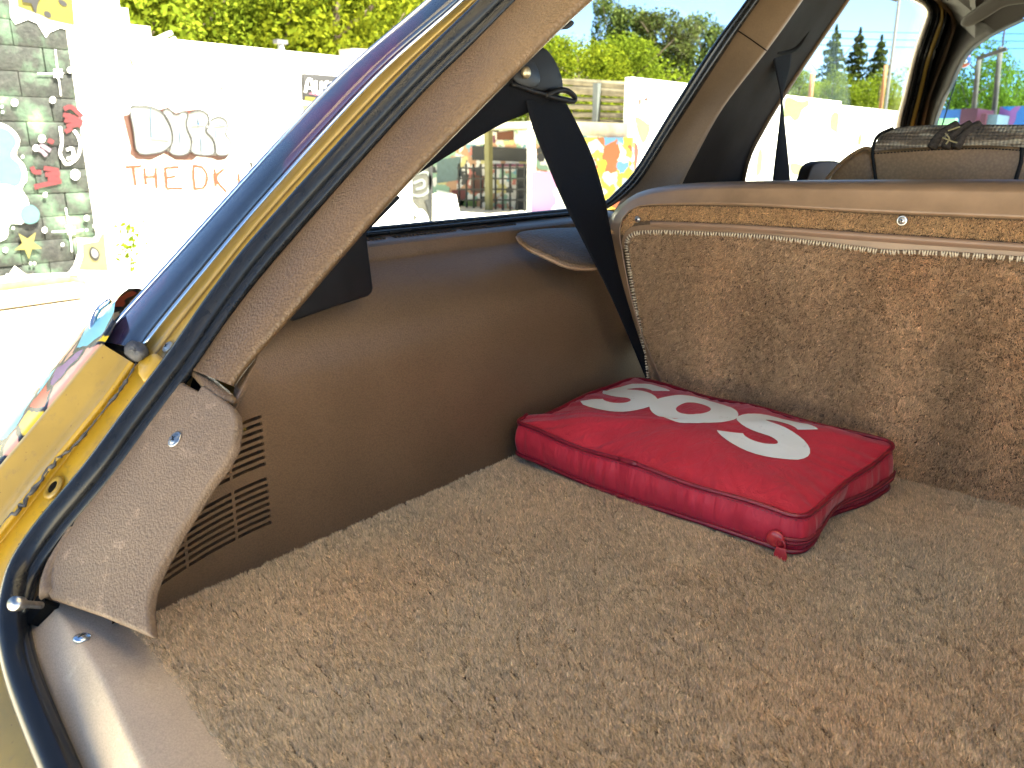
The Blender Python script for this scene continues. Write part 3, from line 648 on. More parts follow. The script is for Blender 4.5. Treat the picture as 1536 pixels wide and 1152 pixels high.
o = prism('hoarding', [onB(862, 206, .75), onB(948, 206, .75), onB(948, 300, .75) * np.array([1, 1, 0]) + np.array([0, 0, G]), gB(862, .75)], NYm, .06, patchwork('yellow_blue_graffiti', [(.45, .33, .03), (.40, .33, .06), (.30, .38, .42), (.48, .36, .04), (.08, .2, .34), (.35, .08, .03), (.6, .58, .5)], 5.0, (1, 1, 1), False, .7, .03, .9))
tag(o, 'court panel painted yellow and blue below the timber rack', 'hoarding')

# ------------------------------------------------------------------ white panels along the yard, far things ahead
mpanel = plain('white_panel', (.80, .80, .78), .8, var=.04, vscale=2)
def far_panel(u0, u1, v0, v1, name, label, X_=WX):
    a, b_ = onX(u0, v0, X_), onX(u1, v1, X_); zt = (a[2] + b_[2]) / 2
    o = MB().box((X_ - .12, a[1], G), (X_, b_[1], zt)).build(name, mpanel); return tag(o, label, 'wall')
p1 = far_panel(947, 1262, 116, 152, 'panel_wall', 'white panel wall with green and yellow spray running behind the seat belt')
p2 = far_panel(1263.5, 1500, 147, 190, 'panel_wall', 'slightly taller white panel wall beyond the first, under the spruces', WX + .05)
def paintX(pts, mname, name, parent, X_, n=24):
    lvl[0] += 1; return prism(name, [onX(u, v, X_ + .006 + (lvl[0] % 5) * .002) for u, v in spline(pts, n, True)], NX, .003, P_[mname], parent)
paintX([(1178, 148), (1186, 146), (1200, 152), (1214, 150), (1212, 160), (1204, 164), (1200, 176), (1192, 182), (1184, 174), (1176, 176)], 'green', 'green_spray', p1, WX)
paintX([(1247, 172), (1256, 168), (1261, 180), (1258, 196), (1258, 222), (1256, 222), (1254, 198), (1246, 194)], 'lemon', 'yellow_drip', p1, WX)
paintX([(1288, 205), (1292, 200), (1292, 215), (1287, 218)], 'lemon', 'yellow_drip', p2, WX + .05)
paintX([(1138, 226), (1144, 228), (1142, 258), (1134, 262)], 'straw', 'yellow_spray', p1, WX); paintX([(1186, 245), (1204, 248), (1200, 262), (1188, 260)], 'straw', 'yellow_spray', p1, WX)
paintX([(953, 175), (965, 180), (975, 190), (972, 205), (965, 215), (958, 200)], 'straw', 'orange_spray', p1, WX); paintX([(950, 215), (958, 222), (955, 250), (947, 262)], 'rust', 'orange_spray', p1, WX)
paintX([(958, 150), (962, 148), (961, 160)], 'brown', 'brown_fleck', p1, WX, 8); paintX([(966, 148), (972, 146), (970, 153)], 'brown', 'brown_fleck', p1, WX, 8); paintX([(952, 186), (966, 188), (977, 184), (970, 192)], 'brown', 'brown_fleck', p1, WX, 10)
pole('lamp_pole', 1331, 140, -160, -8.6, .055, .04, plain('white_pole', (.16, .16, .16), .5, var=.04), 'tall white pole rising over the panel wall', 'pole')
pole('timber_post', 1217, 130, 110, -8.3, .06, .06, mwood2, 'short brown timber post behind the left part of the panel wall', 'post')
pole('timber_post', 1325, 130, 97, -8.4, .06, .06, mwood2, 'brown timber post just left of the tall white pole', 'post')
FY = 34.0
pf = empty('pole_frame', onY(1485, 190, FY) * np.array([1, 1, 0]) + np.array([0, 0, G]), 'portal of two wooden poles with a crossbar ahead of the windscreen', 'pole frame')
mpw = plain('utility_pole_wood', (.11, .062, .032), .85, var=.3, vscale=5)
for u, vt in ((1469, 84), (1501, 70)):
    b_ = onY(u, vt, FY); a = onY(u - 8, 195, FY); MB().tube(poly([(a[0], FY, G), b_], 4), [.10, .095, .09, .085], 10).build('post', mpw, pf, True)
MB().bar(onY(1466, 88, FY - .2), onY(1510, 73, FY - .2), .10, .13).build('crossbar', mpw, pf)
MB().tube(poly([onY(1503, 75, FY), onY(1510, 20, FY)], 3), .03, 6).build('mast', mpw, pf, True)
for u0, u1, v, cname, nm, lab, dd in ((1396, 1444, 165, 'blue', 'container', 'blue painted container left of the red one ahead', 30), (1442, 1467, 163, 'red', 'container', 'red container ahead between the antenna and the pole frame', 29.5), (1472, 1480, 170, 'red', 'container', 'narrow red box beside the foot of the frame pole', 29), (1481, 1497, 172, 'pale', 'container', 'grey box between the red box and the right frame pole', 29.2), (1500, 1640, 160, 'blue', 'container', 'long blue container with pink graffiti right of the pole frame', 31)):
    a, b_ = onY(u0, v, dd), onY(u1, v, dd); o = MB().box((a[0], dd, G), (b_[0], dd + 2.4, a[2])).build(nm, patchwork('blue_graffiti_' + str(u0), [(.03, .12, .30), (.02, .16, .36), (.05, .28, .20), (.30, .08, .22), (.03, .10, .26)], .9, line=False) if cname == 'blue' else P_[cname]); tag(o, lab, 'container')
o = MB().box((onY(1385, 185, 26)[0], 26, G), (onY(1432, 185, 26)[0], 26.3, onY(1400, 178, 26)[2])).build('low_wall', plain('lime_wall', (.30, .50, .18), .8)); tag(o, 'low lime green wall at the foot of the blue container', 'wall')
for i, (v0, v1) in enumerate(((42, 46), (53, 57), (64, 68))):
    A = onY(1000, v0 - 8, 55); B_ = onY(1750, v1 + 6, 55); q = poly([A, (A + B_) / 2 - np.array([0, 0, .5]), B_], 14)
    o = MB().tube(spline([A, (A + B_) / 2 - np.array([0, 0, .25]), B_], 16), .02, 5).build('power_line', M['black'], None, True); tag(o, ['uppermost thin power line crossing the sky', 'middle thin power line crossing the sky', 'lowest thin power line crossing the sky'][i], 'cable', 'power lines across the sky')

# ================================================================== THE CAR
car = empty('station_wagon', (-.2, 1.6, G), 'yellow old station wagon seen into its open tan cargo bay', 'car')
SY = 1.262                                            # plane of the folded-up rear seat back
# ---- floor, carpet pile
def vnoise(x, y, s, seed):
    r = np.random.default_rng(seed); T_ = r.random((256, 256)); X_ = x * s; Y_ = y * s
    i = np.floor(X_).astype(int); j = np.floor(Y_).astype(int); fx = X_ - i; fy = Y_ - j; fx = fx * fx * (3 - 2 * fx); fy = fy * fy * (3 - 2 * fy)
    i &= 255; j &= 255; i2 = (i + 1) & 255; j2 = (j + 1) & 255
    return (T_[i, j] * (1 - fx) + T_[i2, j] * fx) * (1 - fy) + (T_[i, j2] * (1 - fx) + T_[i2, j2] * fx) * fy
def pile(name, P0, E1, E2, a_rng, b_rng, n, L, lean, inside, cbase, parent, seed, crease, vary=1.0, streak=0.0, wid=.00062, nrm=None, zoff=None, cdir=0.0):
    """upright tufts of carpet on the plane P0 + a E1 + b E2"""
    r = np.random.default_rng(seed); a = r.uniform(*a_rng, n); b_ = r.uniform(*b_rng, n)
    k = inside(a, b_); a, b_ = a[k], b_[k]; n = len(a)
    ca, sa = math.cos(cdir), math.sin(cdir); ra, rb = a * ca + b_ * sa, -a * sa + b_ * ca
    cn = vnoise(ra + .013 * vnoise(a, b_, 30, seed + 9), rb, 1, seed) if False else vnoise(ra * 26 + 3 * vnoise(a, b_, 9, seed + 5), rb * 95 + 3 * vnoise(a, b_, 14, seed + 6), 1, seed + 1) * .6 + vnoise(a, b_, 60, seed + 2) * .4
    dcr = (cn - .5); sg = np.exp(-(dcr / .06) ** 2) * np.sign(dcr) * crease
    big = vnoise(a, b_, 7, seed + 3) * .6 + vnoise(a, b_, 17, seed + 4) * .4
    mid = vnoise(a, b_, 160, seed + 7)
    la = lean[0] + (big - .5) * 1.5 * vary + r.normal(size=n) * .34 + sg * sa * -1
    lb = lean[1] + (vnoise(a, b_, 9, seed + 8) - .5) * 1.2 * vary + r.normal(size=n) * .34 + sg * ca
    E1, E2 = np.array(E1), np.array(E2); Nn = np.cross(E1, E2) if nrm is None else np.array(nrm)
    D = la[:, None] * E1 + lb[:, None] * E2 + Nn; D /= np.linalg.norm(D, axis=1)[:, None]
    Ls = L * (.72 + .35 * mid + .20 * vary * (big - .5) - .40 * np.exp(-(dcr / .045) ** 2) * crease)[:, None] * r.uniform(.8, 1.15, n)[:, None]
    B0 = np.array(P0) + a[:, None] * E1 + b_[:, None] * E2
    if zoff is not None: B0 = B0 + zoff(a, b_)[:, None] * Nn
    th = r.uniform(0, math.pi, n); W = (np.cos(th)[:, None] * E1 + np.sin(th)[:, None] * E2) * wid * r.uniform(.7, 1.3, n)[:, None]
    tip = B0 + D * Ls
    V = np.stack([B0 - W, B0 + W, tip], 1).reshape(-1, 3)
    me = raw_mesh(name, V, 3, M['pile'])
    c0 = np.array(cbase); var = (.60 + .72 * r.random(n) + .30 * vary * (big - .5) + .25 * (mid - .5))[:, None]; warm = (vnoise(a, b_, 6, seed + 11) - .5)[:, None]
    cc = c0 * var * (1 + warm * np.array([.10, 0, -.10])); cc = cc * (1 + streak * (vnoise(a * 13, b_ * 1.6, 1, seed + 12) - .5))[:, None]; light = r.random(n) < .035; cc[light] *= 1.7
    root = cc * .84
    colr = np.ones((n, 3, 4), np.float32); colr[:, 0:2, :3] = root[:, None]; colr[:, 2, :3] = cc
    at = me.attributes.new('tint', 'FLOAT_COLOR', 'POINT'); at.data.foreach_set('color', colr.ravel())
    o = bpy.data.objects.new(name, me); COL.objects.link(o); set_parent(o, parent); tag(o, kind='stuff'); return o
def bow(y): return np.where(y < .60, .55 * (.60 - y) ** 2, 0.0)
def wallx(y, z): return -.807 - .008 * np.clip(z, 0, .3) / .3 + bow(np.asarray(y, float)) * (np.clip(np.asarray(z, float), 0, .25) / .25)
sillA = [onZ(226, 958, 0), onZ(290, 1040, 0), onZ(370, 1152, 0), onZ(470, 1300, 0)]
fpl = [(-.84, 1.5, -.002), (-.84, .30, -.002)] + [(p[0], p[1] - .004, -.002) for p in sillA] + [(.5, .22, -.002), (.5, 1.5, -.002)]
floor = prism('load_floor', fpl, (0, 0, 1), .04, M['backing'], car)
def floor_in(a, b_):
    yl = np.interp(a, [p[0] for p in sillA], [p[1] for p in sillA]); return (a > wallx(b_, 0) + .001) & (b_ > yl - .01) & (b_ < SY + .03)
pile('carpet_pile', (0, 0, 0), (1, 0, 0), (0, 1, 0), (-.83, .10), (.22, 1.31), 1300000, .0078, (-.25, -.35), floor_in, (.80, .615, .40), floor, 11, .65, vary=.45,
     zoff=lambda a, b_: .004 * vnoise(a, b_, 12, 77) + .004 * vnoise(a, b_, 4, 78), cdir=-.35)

def clip_hatch(o, off):
    """cut away what would stick out of the hatch opening"""
    bm = bmesh.new(); bm.from_mesh(o.data)
    bmesh.ops.bisect_plane(bm, geom=bm.verts[:] + bm.edges[:] + bm.faces[:], plane_co=Vector(HN * (HD + off)), plane_no=Vector(HN), clear_outer=True)
    bm.to_mesh(o.data); bm.free(); return o
# ---- quarter trim panel
ys = np.r_[np.linspace(.22, .62, 34), np.linspace(.64, 1.42, 30)]
prof = [(0, -.012), (0, .03), (0, .08), (0, .13), (0, .18), (0, .225), (-.006, .254), (-.017, .278), (-.033, .299), (-.053, .317), (-.074, .332), (-.086, .340), (-.090, .344), (-.0912, .351), (-.092, .362), (-.096, .366), (-.104, .368), (-.142, .374), (-.148, .376)]
prof = [(p[0], p[1]) for p in prof]
VY0, VY1, VZ0, VZ1 = .300, .487, .049, .204
def zw(y, z): return float(z) - (.8 * (.49 - y) ** 2 if y < .49 else 0.0) * float(np.interp(z, [0, .04, .215, .258], [0, 1, 1, 0]))
def panel_pt(y, dx, z): return (float(wallx(y, z)) + dx, y, zw(y, z))
curves = [[panel_pt(y, dx, z) for y in ys] for dx, z in prof]
# dense lower rows so that the vent opening can be cut out exactly
zz = [-.012, .0, .025, VZ0, .08, .125, .17, VZ1, .225, .258]
ydense = np.array(sorted(set([round(v, 4) for v in ys if not (VY0 - .004 < v < VY0 + .004 or VY1 - .004 < v < VY1 + .004)] + [VY0, VY1])))
rows = [[panel_pt(y, 0 if z < .24 else -.004, z) for y in ydense] for z in zz] + [[panel_pt(y, dx, z) for y in ydense] for dx, z in prof[7:]]
V, Fs = loft(rows); nyd = len(ydense); keep = []
for i, f in enumerate(Fs):
    r_, c_ = divmod(i, nyd - 1); zc = (zz[r_] + zz[r_ + 1]) / 2 if r_ + 1 < len(zz) else 9; yc = (ydense[c_] + ydense[c_ + 1]) / 2
    if not (VZ0 < zc < VZ1 and VY0 < yc < VY1): keep.append(f)
sp = clip_hatch(mesh_obj('side_panel', V, keep, M['panel'], car, True), -.006)
bm = bmesh.new(); bm.from_mesh(sp.data); bmesh.ops.bisect_plane(bm, geom=bm.verts[:] + bm.edges[:] + bm.faces[:], plane_co=(0, .315, 0), plane_no=(0, -1, 0), clear_outer=True); bm.to_mesh(sp.data); bm.free()
so_ = sp.modifiers.new('thick', 'SOLIDIFY'); so_.thickness = .004; so_.offset = -1; es = sp.modifiers.new('edges', 'EDGE_SPLIT'); es.split_angle = math.radians(40)
# vent: backing box, slats, ribs
vent = mesh_obj('vent_grille', *loft([[(float(wallx(y, z)) - .014, y, zw(y, z)) for y in np.linspace(VY0 - .01, VY1 + .01, 12)] for z in np.linspace(VZ0 - .01, VZ1 + .01, 6)]), M['dark'], car, True); clip_hatch(vent, -.012)
def vent_strip(name, z0, z1, y0, y1, d0=-.0105, d1=.0003):
    ysv = np.linspace(y0, y1, 14); 
    return clip_hatch(loft_obj(name, [[(float(wallx(y, z)) + d, y, zw(y, z)) for y in ysv] for z, d in ((z0, d0), (z0, d1), (z1, d1), (z1, d0))], M['panel'], vent, False), -.008)
zg = [.0560 + i * .0083 for i in range(8)]; zg2 = [.1335 + i * .0085 for i in range(8)]
edges = sorted(zg + zg2)
for i in range(len(edges) - 1):
    vent_strip('slat', edges[i] + .0043, edges[i + 1], VY0, VY1)
vent_strip('slat', VZ0, edges[0], VY0, VY1); vent_strip('slat', edges[-1] + .0043, VZ1, VY0, VY1)
for y in (.372, .4365):
    vent_strip('rib', VZ0 + .004, edges[7] + .006, y, y + .004, -.0105, .0001); vent_strip('rib', edges[8] - .001, VZ1 - .003, y, y + .004, -.0105, .0001)
# window ledge vents
lv = None
for y0, y1 in ((.66, .80), (.81, .95), (.96, 1.10)):
    mb = MB(); zb = .3705
    for k in range(int((y1 - y0) / .0075)):
        y = y0 + k * .0075; xa = float(wallx(y, .3))
        mb.box((xa - .135, y, zb - .002), (xa - .110, y + .0030, zb + .0008))
    tag(mb.build('ledge_vent', plain('vent_slot_brown', (.035, .024, .016), .7), car), kind='stuff')
# black bead and rubber at the glass foot
wb = [(-.957, y, .378) for y in np.linspace(.68, 1.36, 12)]
tube('window_seal', wb, .007, M['rubber'], car)
tube('window_bead', [(x + .012, y, z - .002) for x, y, z in wb], .0035, M['rubber'], car, 8)
# padded flap on the ledge
def smoothpad(name, pts_uv, x_of, th, m, parent): pass
fl = [on(u, v, (.5, 0, 1), .384 - .46) for u, v in spline([(775, 352), (800, 346), (850, 343), (905, 346), (915, 392), (895, 399), (868, 399), (845, 394), (810, 378), (790, 368)], 40, True)]
fl = np.array(fl); cen = fl.mean(0)
def flz(p, s): return .384 - .46 - .5 * p[0] + .006 * (1 - s * s)
rings = []
for s, dz in ((1.0, -.008), (1.006, -.003), (1.0, .001), (.96, .002), (.85, .002), (.6, .002), (.3, .002), (.02, .002)):
    R_ = cen + (fl - cen) * s; rings.append([(p[0], p[1], flz(p, s) + dz) for p in R_])
flap = loft_obj('ledge_flap', rings, M['trim'], car, True, cu=True)
tube('piping', [(p[0], p[1], flz(p, 1) - .004) for p in fl], .0022, M['seatshell'], flap, 6, True)

# ---- D pillar: edge lines of the photograph met with the hatch plane
E0 = [(760, -110), (642, 0), (512, 112), (400, 231), (262, 384), (175, 480), (150, 512)]
E1 = [(810, -115), (692, 0), (560, 116), (400, 291), (300, 408), (240, 482), (209, 522)]
E2 = [(820, -115), (702, 0), (570, 122), (400, 307), (310, 418), (250, 488), (217, 530)]
E3 = [(835, -112), (720, 4), (590, 130), (400, 337), (324, 430), (280, 490), (240, 548)]
E4 = [(885, -120), (758, 0), (600, 172), (400, 402), (340, 477), (283, 553)]
E5 = [(1025, -118), (890, 0), (812, 73), (633, 254), (542, 354), (437, 477), (375, 548), (352, 580)]
def H(line, off, n=40, sm=True): return np.array([onH(u, v, off) for u, v in (spline(line, n) if sm else poly(line, n))])
def mid(a, b_, t, n=40): A, B_ = spline(a, n), spline(b_, n); return A * (1 - t) + B_ * t
def Hm(a, b_, t, off): return np.array([onH(u, v, off) for u, v in mid(a, b_, t)])
tp = loft_obj('d_pillar_trim', [H(E4, -.035), H(E4, -.006), Hm(E4, E5, .02, -.002), Hm(E4, E5, .05, .002), Hm(E4, E5, .10, .0025), Hm(E4, E5, .12, .0045), Hm(E4, E5, .45, .007), Hm(E4, E5, .80, .006), Hm(E4, E5, .92, .002), Hm(E4, E5, .985, -.006), H(E5, -.016), H(E5, -.06) + np.array([-.01, 0, 0])], M['trim'], car)
# return of the side panel that closes the corner behind the pillar trim
e5 = H(E5, -.012, 80); zr = np.linspace(.200, .338, 22); oe = np.argsort(e5[:, 2])
pa_, pb_ = [], []
for z in zr:
    dx = float(np.interp(z, [p[1] for p in prof], [p[0] for p in prof])); y = .235 + .95 * z + .006 * math.hypot(1, .95)
    pa_.append((float(wallx(y, z)) + dx + .0005, y + .006, z)); pb_.append([np.interp(z, e5[oe, 2], e5[oe, k]) for k in range(3)])
loft_obj('panel_return', [pa_, (np.array(pa_) + np.array(pb_)) / 2, pb_], M['panel'], car)
# its rolled lower lip
lip = [(283, 553), (303, 568), (322, 584), (340, 598), (352, 604)]
tube('trim_lip', [onH(u, v, -.004) for u, v in spline(lip, 14)], [.003, .004, .005, .006, .007, .008, .009, .009, .009, .009, .009, .008, .007, .004], M['trim'], tp, 8)
# painted reveal seen between the two trims
prism('pillar_reveal', [onH(u, v, -.03) for u, v in [(255, 540), (310, 530), (364, 590), (360, 640), (330, 650), (240, 580)]], HN, .01, M['yellow'], car)
prism('lock_slot', [onH(u, v, -.018) for u, v in [(290, 566), (304, 574), (300, 592), (284, 584)]], HN, .01, M['dark'], car)
# outer gloss panel of the pillar, its bright beads and the yellow flange
ch = loft_obj('pillar_cover', [H(E0, -.05), H(E0, .010), Hm(E0, E1, .06, .016), Hm(E0, E1, .5, .015), Hm(E0, E1, .96, .010), H(E1, .004)], M['tail'], car)
tube('bright_bead', Hm(E0, E1, .03, .015), .0032, M['chrome'], ch, 8)
tube('bright_bead', Hm(E1, E2, .25, .011), .0030, M['chrome'], ch, 8)
fg = loft_obj('pillar_flange', [H(E1, .002), H(E2, .0), Hm(E2, E3, .25, .004), Hm(E2, E3, .45, .004), Hm(E2, E3, .50, -.001), Hm(E2, E3, .54, .001), Hm(E2, E3, 1.05, -.003)], M['flange'], car)
for u, v in ((448, 284), (251, 520)): screw(fg, onH(u, v, .0015), HN, .0058, M['steel'], M['dark'])
# rubber weather seal: fat bulb and inner lip, running round the opening and along the sill
SL = [(835, -112), (720, 4), (590, 130), (400, 337), (324, 430), (257, 526), (193, 610), (128, 697), (58, 780), (19, 838), (3, 887), (-3, 940), (6, 1000), (25, 1060), (62, 1152), (110, 1260), (170, 1390)]
sl = spline(SL, 120); tg = np.gradient(sl, axis=0); tg /= np.linalg.norm(tg, axis=1)[:, None]; nr_ = np.stack([-tg[:, 1], tg[:, 0]], 1)
nr_ = np.where((nr_[:, :1] < 0), -nr_, nr_)
f_ = np.linspace(0, 1, 120)
offc = np.interp(sl[:, 1], [0, 400, 800, 1150], [12.5, 15.5, 18, 24]); offl = np.interp(sl[:, 1], [0, 400, 800, 900, 1150], [31, 35, 40, 36, 40])
cen_ = sl + nr_ * offc[:, None]; lp_ = sl + nr_ * offl[:, None]
seal = tube('weather_seal', [onH(u, v, .012) for u, v in cen_], .0152, M['rubber'], car, 14)
tube('seal_lip', [onH(u, v, .004) for u, v in lp_], .0085, M['rubber'], seal, 10)
base_l = sl + nr_ * (offc * .4)[:, None]; base_r = sl + nr_ * (offl * 1.2)[:, None]
loft_obj('seal_base', [[onH(u, v, -.004) for u, v in base_l], [onH(u, v, -.002) for u, v in base_r]], M['rubber'], seal)

# ---- lower corner cover
cc = [(270, 571), (287, 581), (296, 586), (303, 575), (322, 589), (345, 607), (353, 620), (355, 637), (349, 671), (335, 697), (314, 724), (300, 746), (283, 773), (266, 800), (252, 826), (240, 847), (231, 867), (224, 888), (221, 908), (222, 932), (226, 956),
      (190, 941), (150, 924), (107, 909), (74, 898), (66, 884), (67, 870), (73, 845), (86, 820), (103, 797), (120, 757), (150, 720), (164, 706), (200, 658), (225, 624), (250, 594)]
ct = prism('corner_cover', [onH(u, v, .006) for u, v in cc], HN, .013, M['worn'], car, .0045, 4)
screw(ct, onH(262, 659, .0065), HN, .0072, M['steel'], M['dark'])
# bulged left lip of the cover
tube('cover_lip', [onH(u, v, .002) for u, v in spline([(118, 768), (104, 800), (90, 826), (79, 850), (73, 875), (74, 893)], 16)], np.linspace(.003, .010, 16), M['worn'], ct, 10)

# ---- sill trim
rid = [(50, 858), (74, 903), (95, 930), (122, 968), (150, 1012), (182, 1080), (215, 1152), (262, 1260)]
inn = [(222, 890), (226, 958), (247, 985), (270, 1012), (296, 1047), (330, 1094), (370, 1152), (440, 1260)]
out_ = [(22, 905), (34, 940), (45, 965), (58, 995), (72, 1030), (93, 1090), (116, 1152), (160, 1260)]
R3 = [onZ(u, v, .012) for u, v in spline(rid, 26)]; I3 = [onZ(u, v, .0065) for u, v in spline(inn, 26)]
O3 = [onH(u, v, -.004) for u, v in spline(out_, 26)]
R3, I3, O3 = map(np.array, (R3, I3, O3)); dn = np.array([0, 0, -1])
st = loft_obj('sill_trim', [I3 + dn * .03, I3 + dn * .006, I3 * .98 + R3 * .02, I3 * .92 + R3 * .08 + [0, 0, .001], I3 * .5 + R3 * .5 + [0, 0, .0005], I3 * .06 + R3 * .94 + [0, 0, .0006], R3 * .98 + O3 * .02, R3 * .90 + O3 * .10 + [0, 0, -.0005], R3 * .5 + O3 * .5, R3 * .1 + O3 * .9, O3, O3 + dn * .02], M['sill'], car)
nS = unit(np.cross(R3[10] - R3[0], I3[5] - R3[5])); nS = nS if nS[2] > 0 else -nS
zp = .0088
screw(st, onZ(123, 957, .0125), nS, .0085, M['zinc'], M['dark'], 'bolt', False)
# rubber bump stop pin at the corner joint
pin = MB(); pa = onH(20, 905, .045); pb = onH(62, 908, .008)
pin.tube(poly([pa, pa + (pb - pa) * .12, pa + (pb - pa) * .13, pb], 8), [.0075, .0075, .0072, .004, .0038, .0038, .0038, .0038], 14)
pn = pin.build('striker_pin', M['steel'], car, True)
MB().prism([onH(u, v, .004) for u, v in [(38, 925), (56, 893), (66, 897), (68, 905), (44, 936)]], HN, .02).build('pin_recess', M['dark'], pn)

# ---- yellow jamb: outer web, bright crease, gutter
J0 = [(152, 515), (120, 552), (60, 625), (0, 697), (-80, 795), (-170, 905)]
J1 = [(186, 536), (143, 596), (80, 672), (18, 752), (-50, 850), (-130, 950)]
J2 = [(202, 546), (158, 606), (97, 682), (35, 762), (-42, 862), (-105, 960)]
J3 = [(258, 545), (215, 605), (150, 690), (80, 780), (42, 830), (20, 900)]
jb = loft_obj('hatch_jamb', [H(J0, -.01), H(J0, .030), Hm(J0, J1, .06, .034), Hm(J0, J1, .14, .033), Hm(J0, J1, .82, .016), Hm(J0, J1, 1, .016), Hm(J1, J2, .5, .018)], M['yellow'], car)
jg = loft_obj('jamb_gutter', [Hm(J1, J2, .5, .0178), Hm(J1, J2, .75, .017), H(J2, .012), Hm(J2, J3, .10, .004), Hm(J2, J3, .14, .0035), Hm(J2, J3, .6, .001), Hm(J2, J3, 1.1, -.004)], M['yellow_in'], car)
# cracked seam sealer down the crease
cr = spline([(204, 545), (180, 585), (150, 622), (134, 643), (112, 668), (86, 688), (70, 706), (48, 742), (22, 770), (0, 792), (-30, 830)], 60)
cr = cr + rng.normal(size=cr.shape) * np.interp(np.arange(60), [0, 25, 26, 60], [.4, .4, 1.6, 2.0])[:, None]
tube('seam_crack', [onH(u, v, .0165) for u, v in cr], np.abs(rng.normal(.0011, .0006, 60)) + np.interp(np.arange(60), [0, 26, 34, 60], [.0003, .0004, .0016, .0010]), M['putty'], jg, 6)
mb = MB()
pts = np.array([onH(u, v, .02) for u, v in [(152, 508), (180, 516), (203, 522), (216, 532), (206, 540), (190, 530), (160, 520)]])
blob = spline([(186, 520), (198, 512), (212, 516), (221, 526), (214, 538), (202, 541), (190, 532)], 20, True); cb = blob.mean(0)
rg = [[onH(*(cb + (q - cb) * s + rng.normal(size=2) * .8), o_) for q in blob] for s, o_ in ((1.15, .004), (1.0, .016), (.7, .022), (.35, .024), (.05, .025))]
loft_obj('sealer_lump', rg, M['putty'], car, True, cu=True)
prism('cover_end', [onH(u, v, .012) for u, v in [(152, 512), (184, 518), (190, 528), (160, 521)]], HN, .03, M['dark'], car)
prism('crumpled_corner', [onH(u, v, .0135) for u, v in [(206, 542), (214, 536), (232, 528), (243, 540), (222, 566), (214, 572), (205, 560)]], HN, .01, M['yellow_in'], car, .003, 2)
# drain plug hole
hc = onH(80, 731, .0045); mbh = MB().add(*disc_lathe([(.0155, -.002), (.0155, .001), (.013, .0025), (.0088, .0022), (.0075, -.001)], hc, HN, 24)); rgb = mbh.build('plug_ring', M['yellow'], jg, True)
MB().add(*disc_lathe([(.0076, -.002), (.0074, .0012), (.002, .0012)], hc, HN, 20)).build('plug_hole', M['dark'], jg, True)
# ---- painted quarter panel outside
art = patchwork('pop_art_paint', [(.09, .42, .62), (.50, .075, .035), (.72, .70, .64), (.62, .44, .03), (.60, .30, .24), (.75, .73, .68), (.12, .45, .65), (.45, .06, .05), (.22, .10, .28)], 11, (1.0, .55, 1.6), True, .25, .03, .35, 3.1)
A0 = spline([(170, 480), (152, 512), (120, 552), (60, 625), (0, 697), (-80, 795), (-170, 905)], 30); A1 = spline([(206, 432), (150, 470), (118, 508), (58, 580), (0, 644), (-70, 735), (-160, 850)], 30)
c0 = np.array([onH(u, v, .031) for u, v in A0]); c1 = np.array([onH(u, v, -.055) for u, v in A1])
midc = (c0 * .5 + c1 * .5) + np.array([-.012, 0, .012]); c2 = c1 + np.array([-.005, .16, -.06]); c3 = c2 + np.array([.02, .35, -.12])
qp = loft_obj('quarter_panel', [c0 + np.array([.004, .002, -.003]), c0, c0 * .9 + midc * .1 + np.array([-.002, 0, .002]), c0 * .5 + midc * .5 + np.array([-.006, 0, .005]), midc, midc * .5 + c1 * .5 + np.array([-.004, 0, .003]), c1, c2, c3], art, car)
arc = spline([(150, 516), (141, 500), (139, 484), (148, 464), (165, 450)], 16)
tube('body_moulding', [onH(u, v, .004) for u, v in arc], .004, M['chrome'], qp, 8)
# outer body shell that keeps the daylight out
yb = np.linspace(.95, 3.5, 14)
bs = loft_obj('body_side', [[(x, y, z) for y in yb] for x, z in ((-.93, -.42), (-1.08, -.30), (-1.14, -.05), (-1.13, .16), (-1.06, .30), (-.975, .372))], M['yellow'], car)
loft_obj('body_side', [[(x, y, z) for y in np.linspace(.2, 3.5, 10)] for x, z in ((.53, -.42), (.68, -.30), (.74, -.05), (.73, .16), (.66, .30), (.50, .372), (.44, .34), (.44, -.02))], M['yellow'], car)
loft_obj('rear_apron', [[(x, y, z) for x in np.linspace(-1.12, .72, 10)] for y, z in ((.30, -.045), (.10, -.12), (.05, -.2), (.09, -.42), (.5, -.45))], M['yellow'], car)
loft_obj('underbody', [[(x, y, -.40) for x in (-1.0, .6)] for y in (.3, 3.6)], M['dark'], car)
# roof, right pillars, raised tailgate, bonnet
rs = [(-.90, .70), (-.85, .735), (-.80, .76), (-.74, .80), (-.5, .825), (-.2, .835), (.1, .825), (.34, .80), (.40, .76), (.45, .735), (.50, .70)]
def roofz(y): return float(np.interp(y, [1.0, 1.3, 1.7, 2.3, 2.9], [-.01, .085, .175, .245, .26]))
loft_obj('roof', [[(x, y, z + roofz(y)) for x, z in rs] for y in np.linspace(.96, 2.92, 10)], M['headliner'], car).modifiers.new('thick', 'SOLIDIFY').thickness = .02
tg_ = MB(); tg_.add(*loft([[(-.86, 1.08, .79), (-.2, 1.08, .865), (.50, 1.08, .79)], [(-.95, .62, 1.04), (-.2, .60, 1.11), (.62, .62, 1.04)], [(-.98, .08, 1.34), (-.2, .04, 1.39), (.64, .08, 1.34)]]))
tgo = tg_.build('raised_tailgate', plain('tailgate_bounce_lining', (.66, .60, .50), .8, var=.05), car, True); s_ = tgo.modifiers.new('thick', 'SOLIDIFY'); s_.thickness = .04  # out of view; lining made pale to bounce light in, angle set to block sun
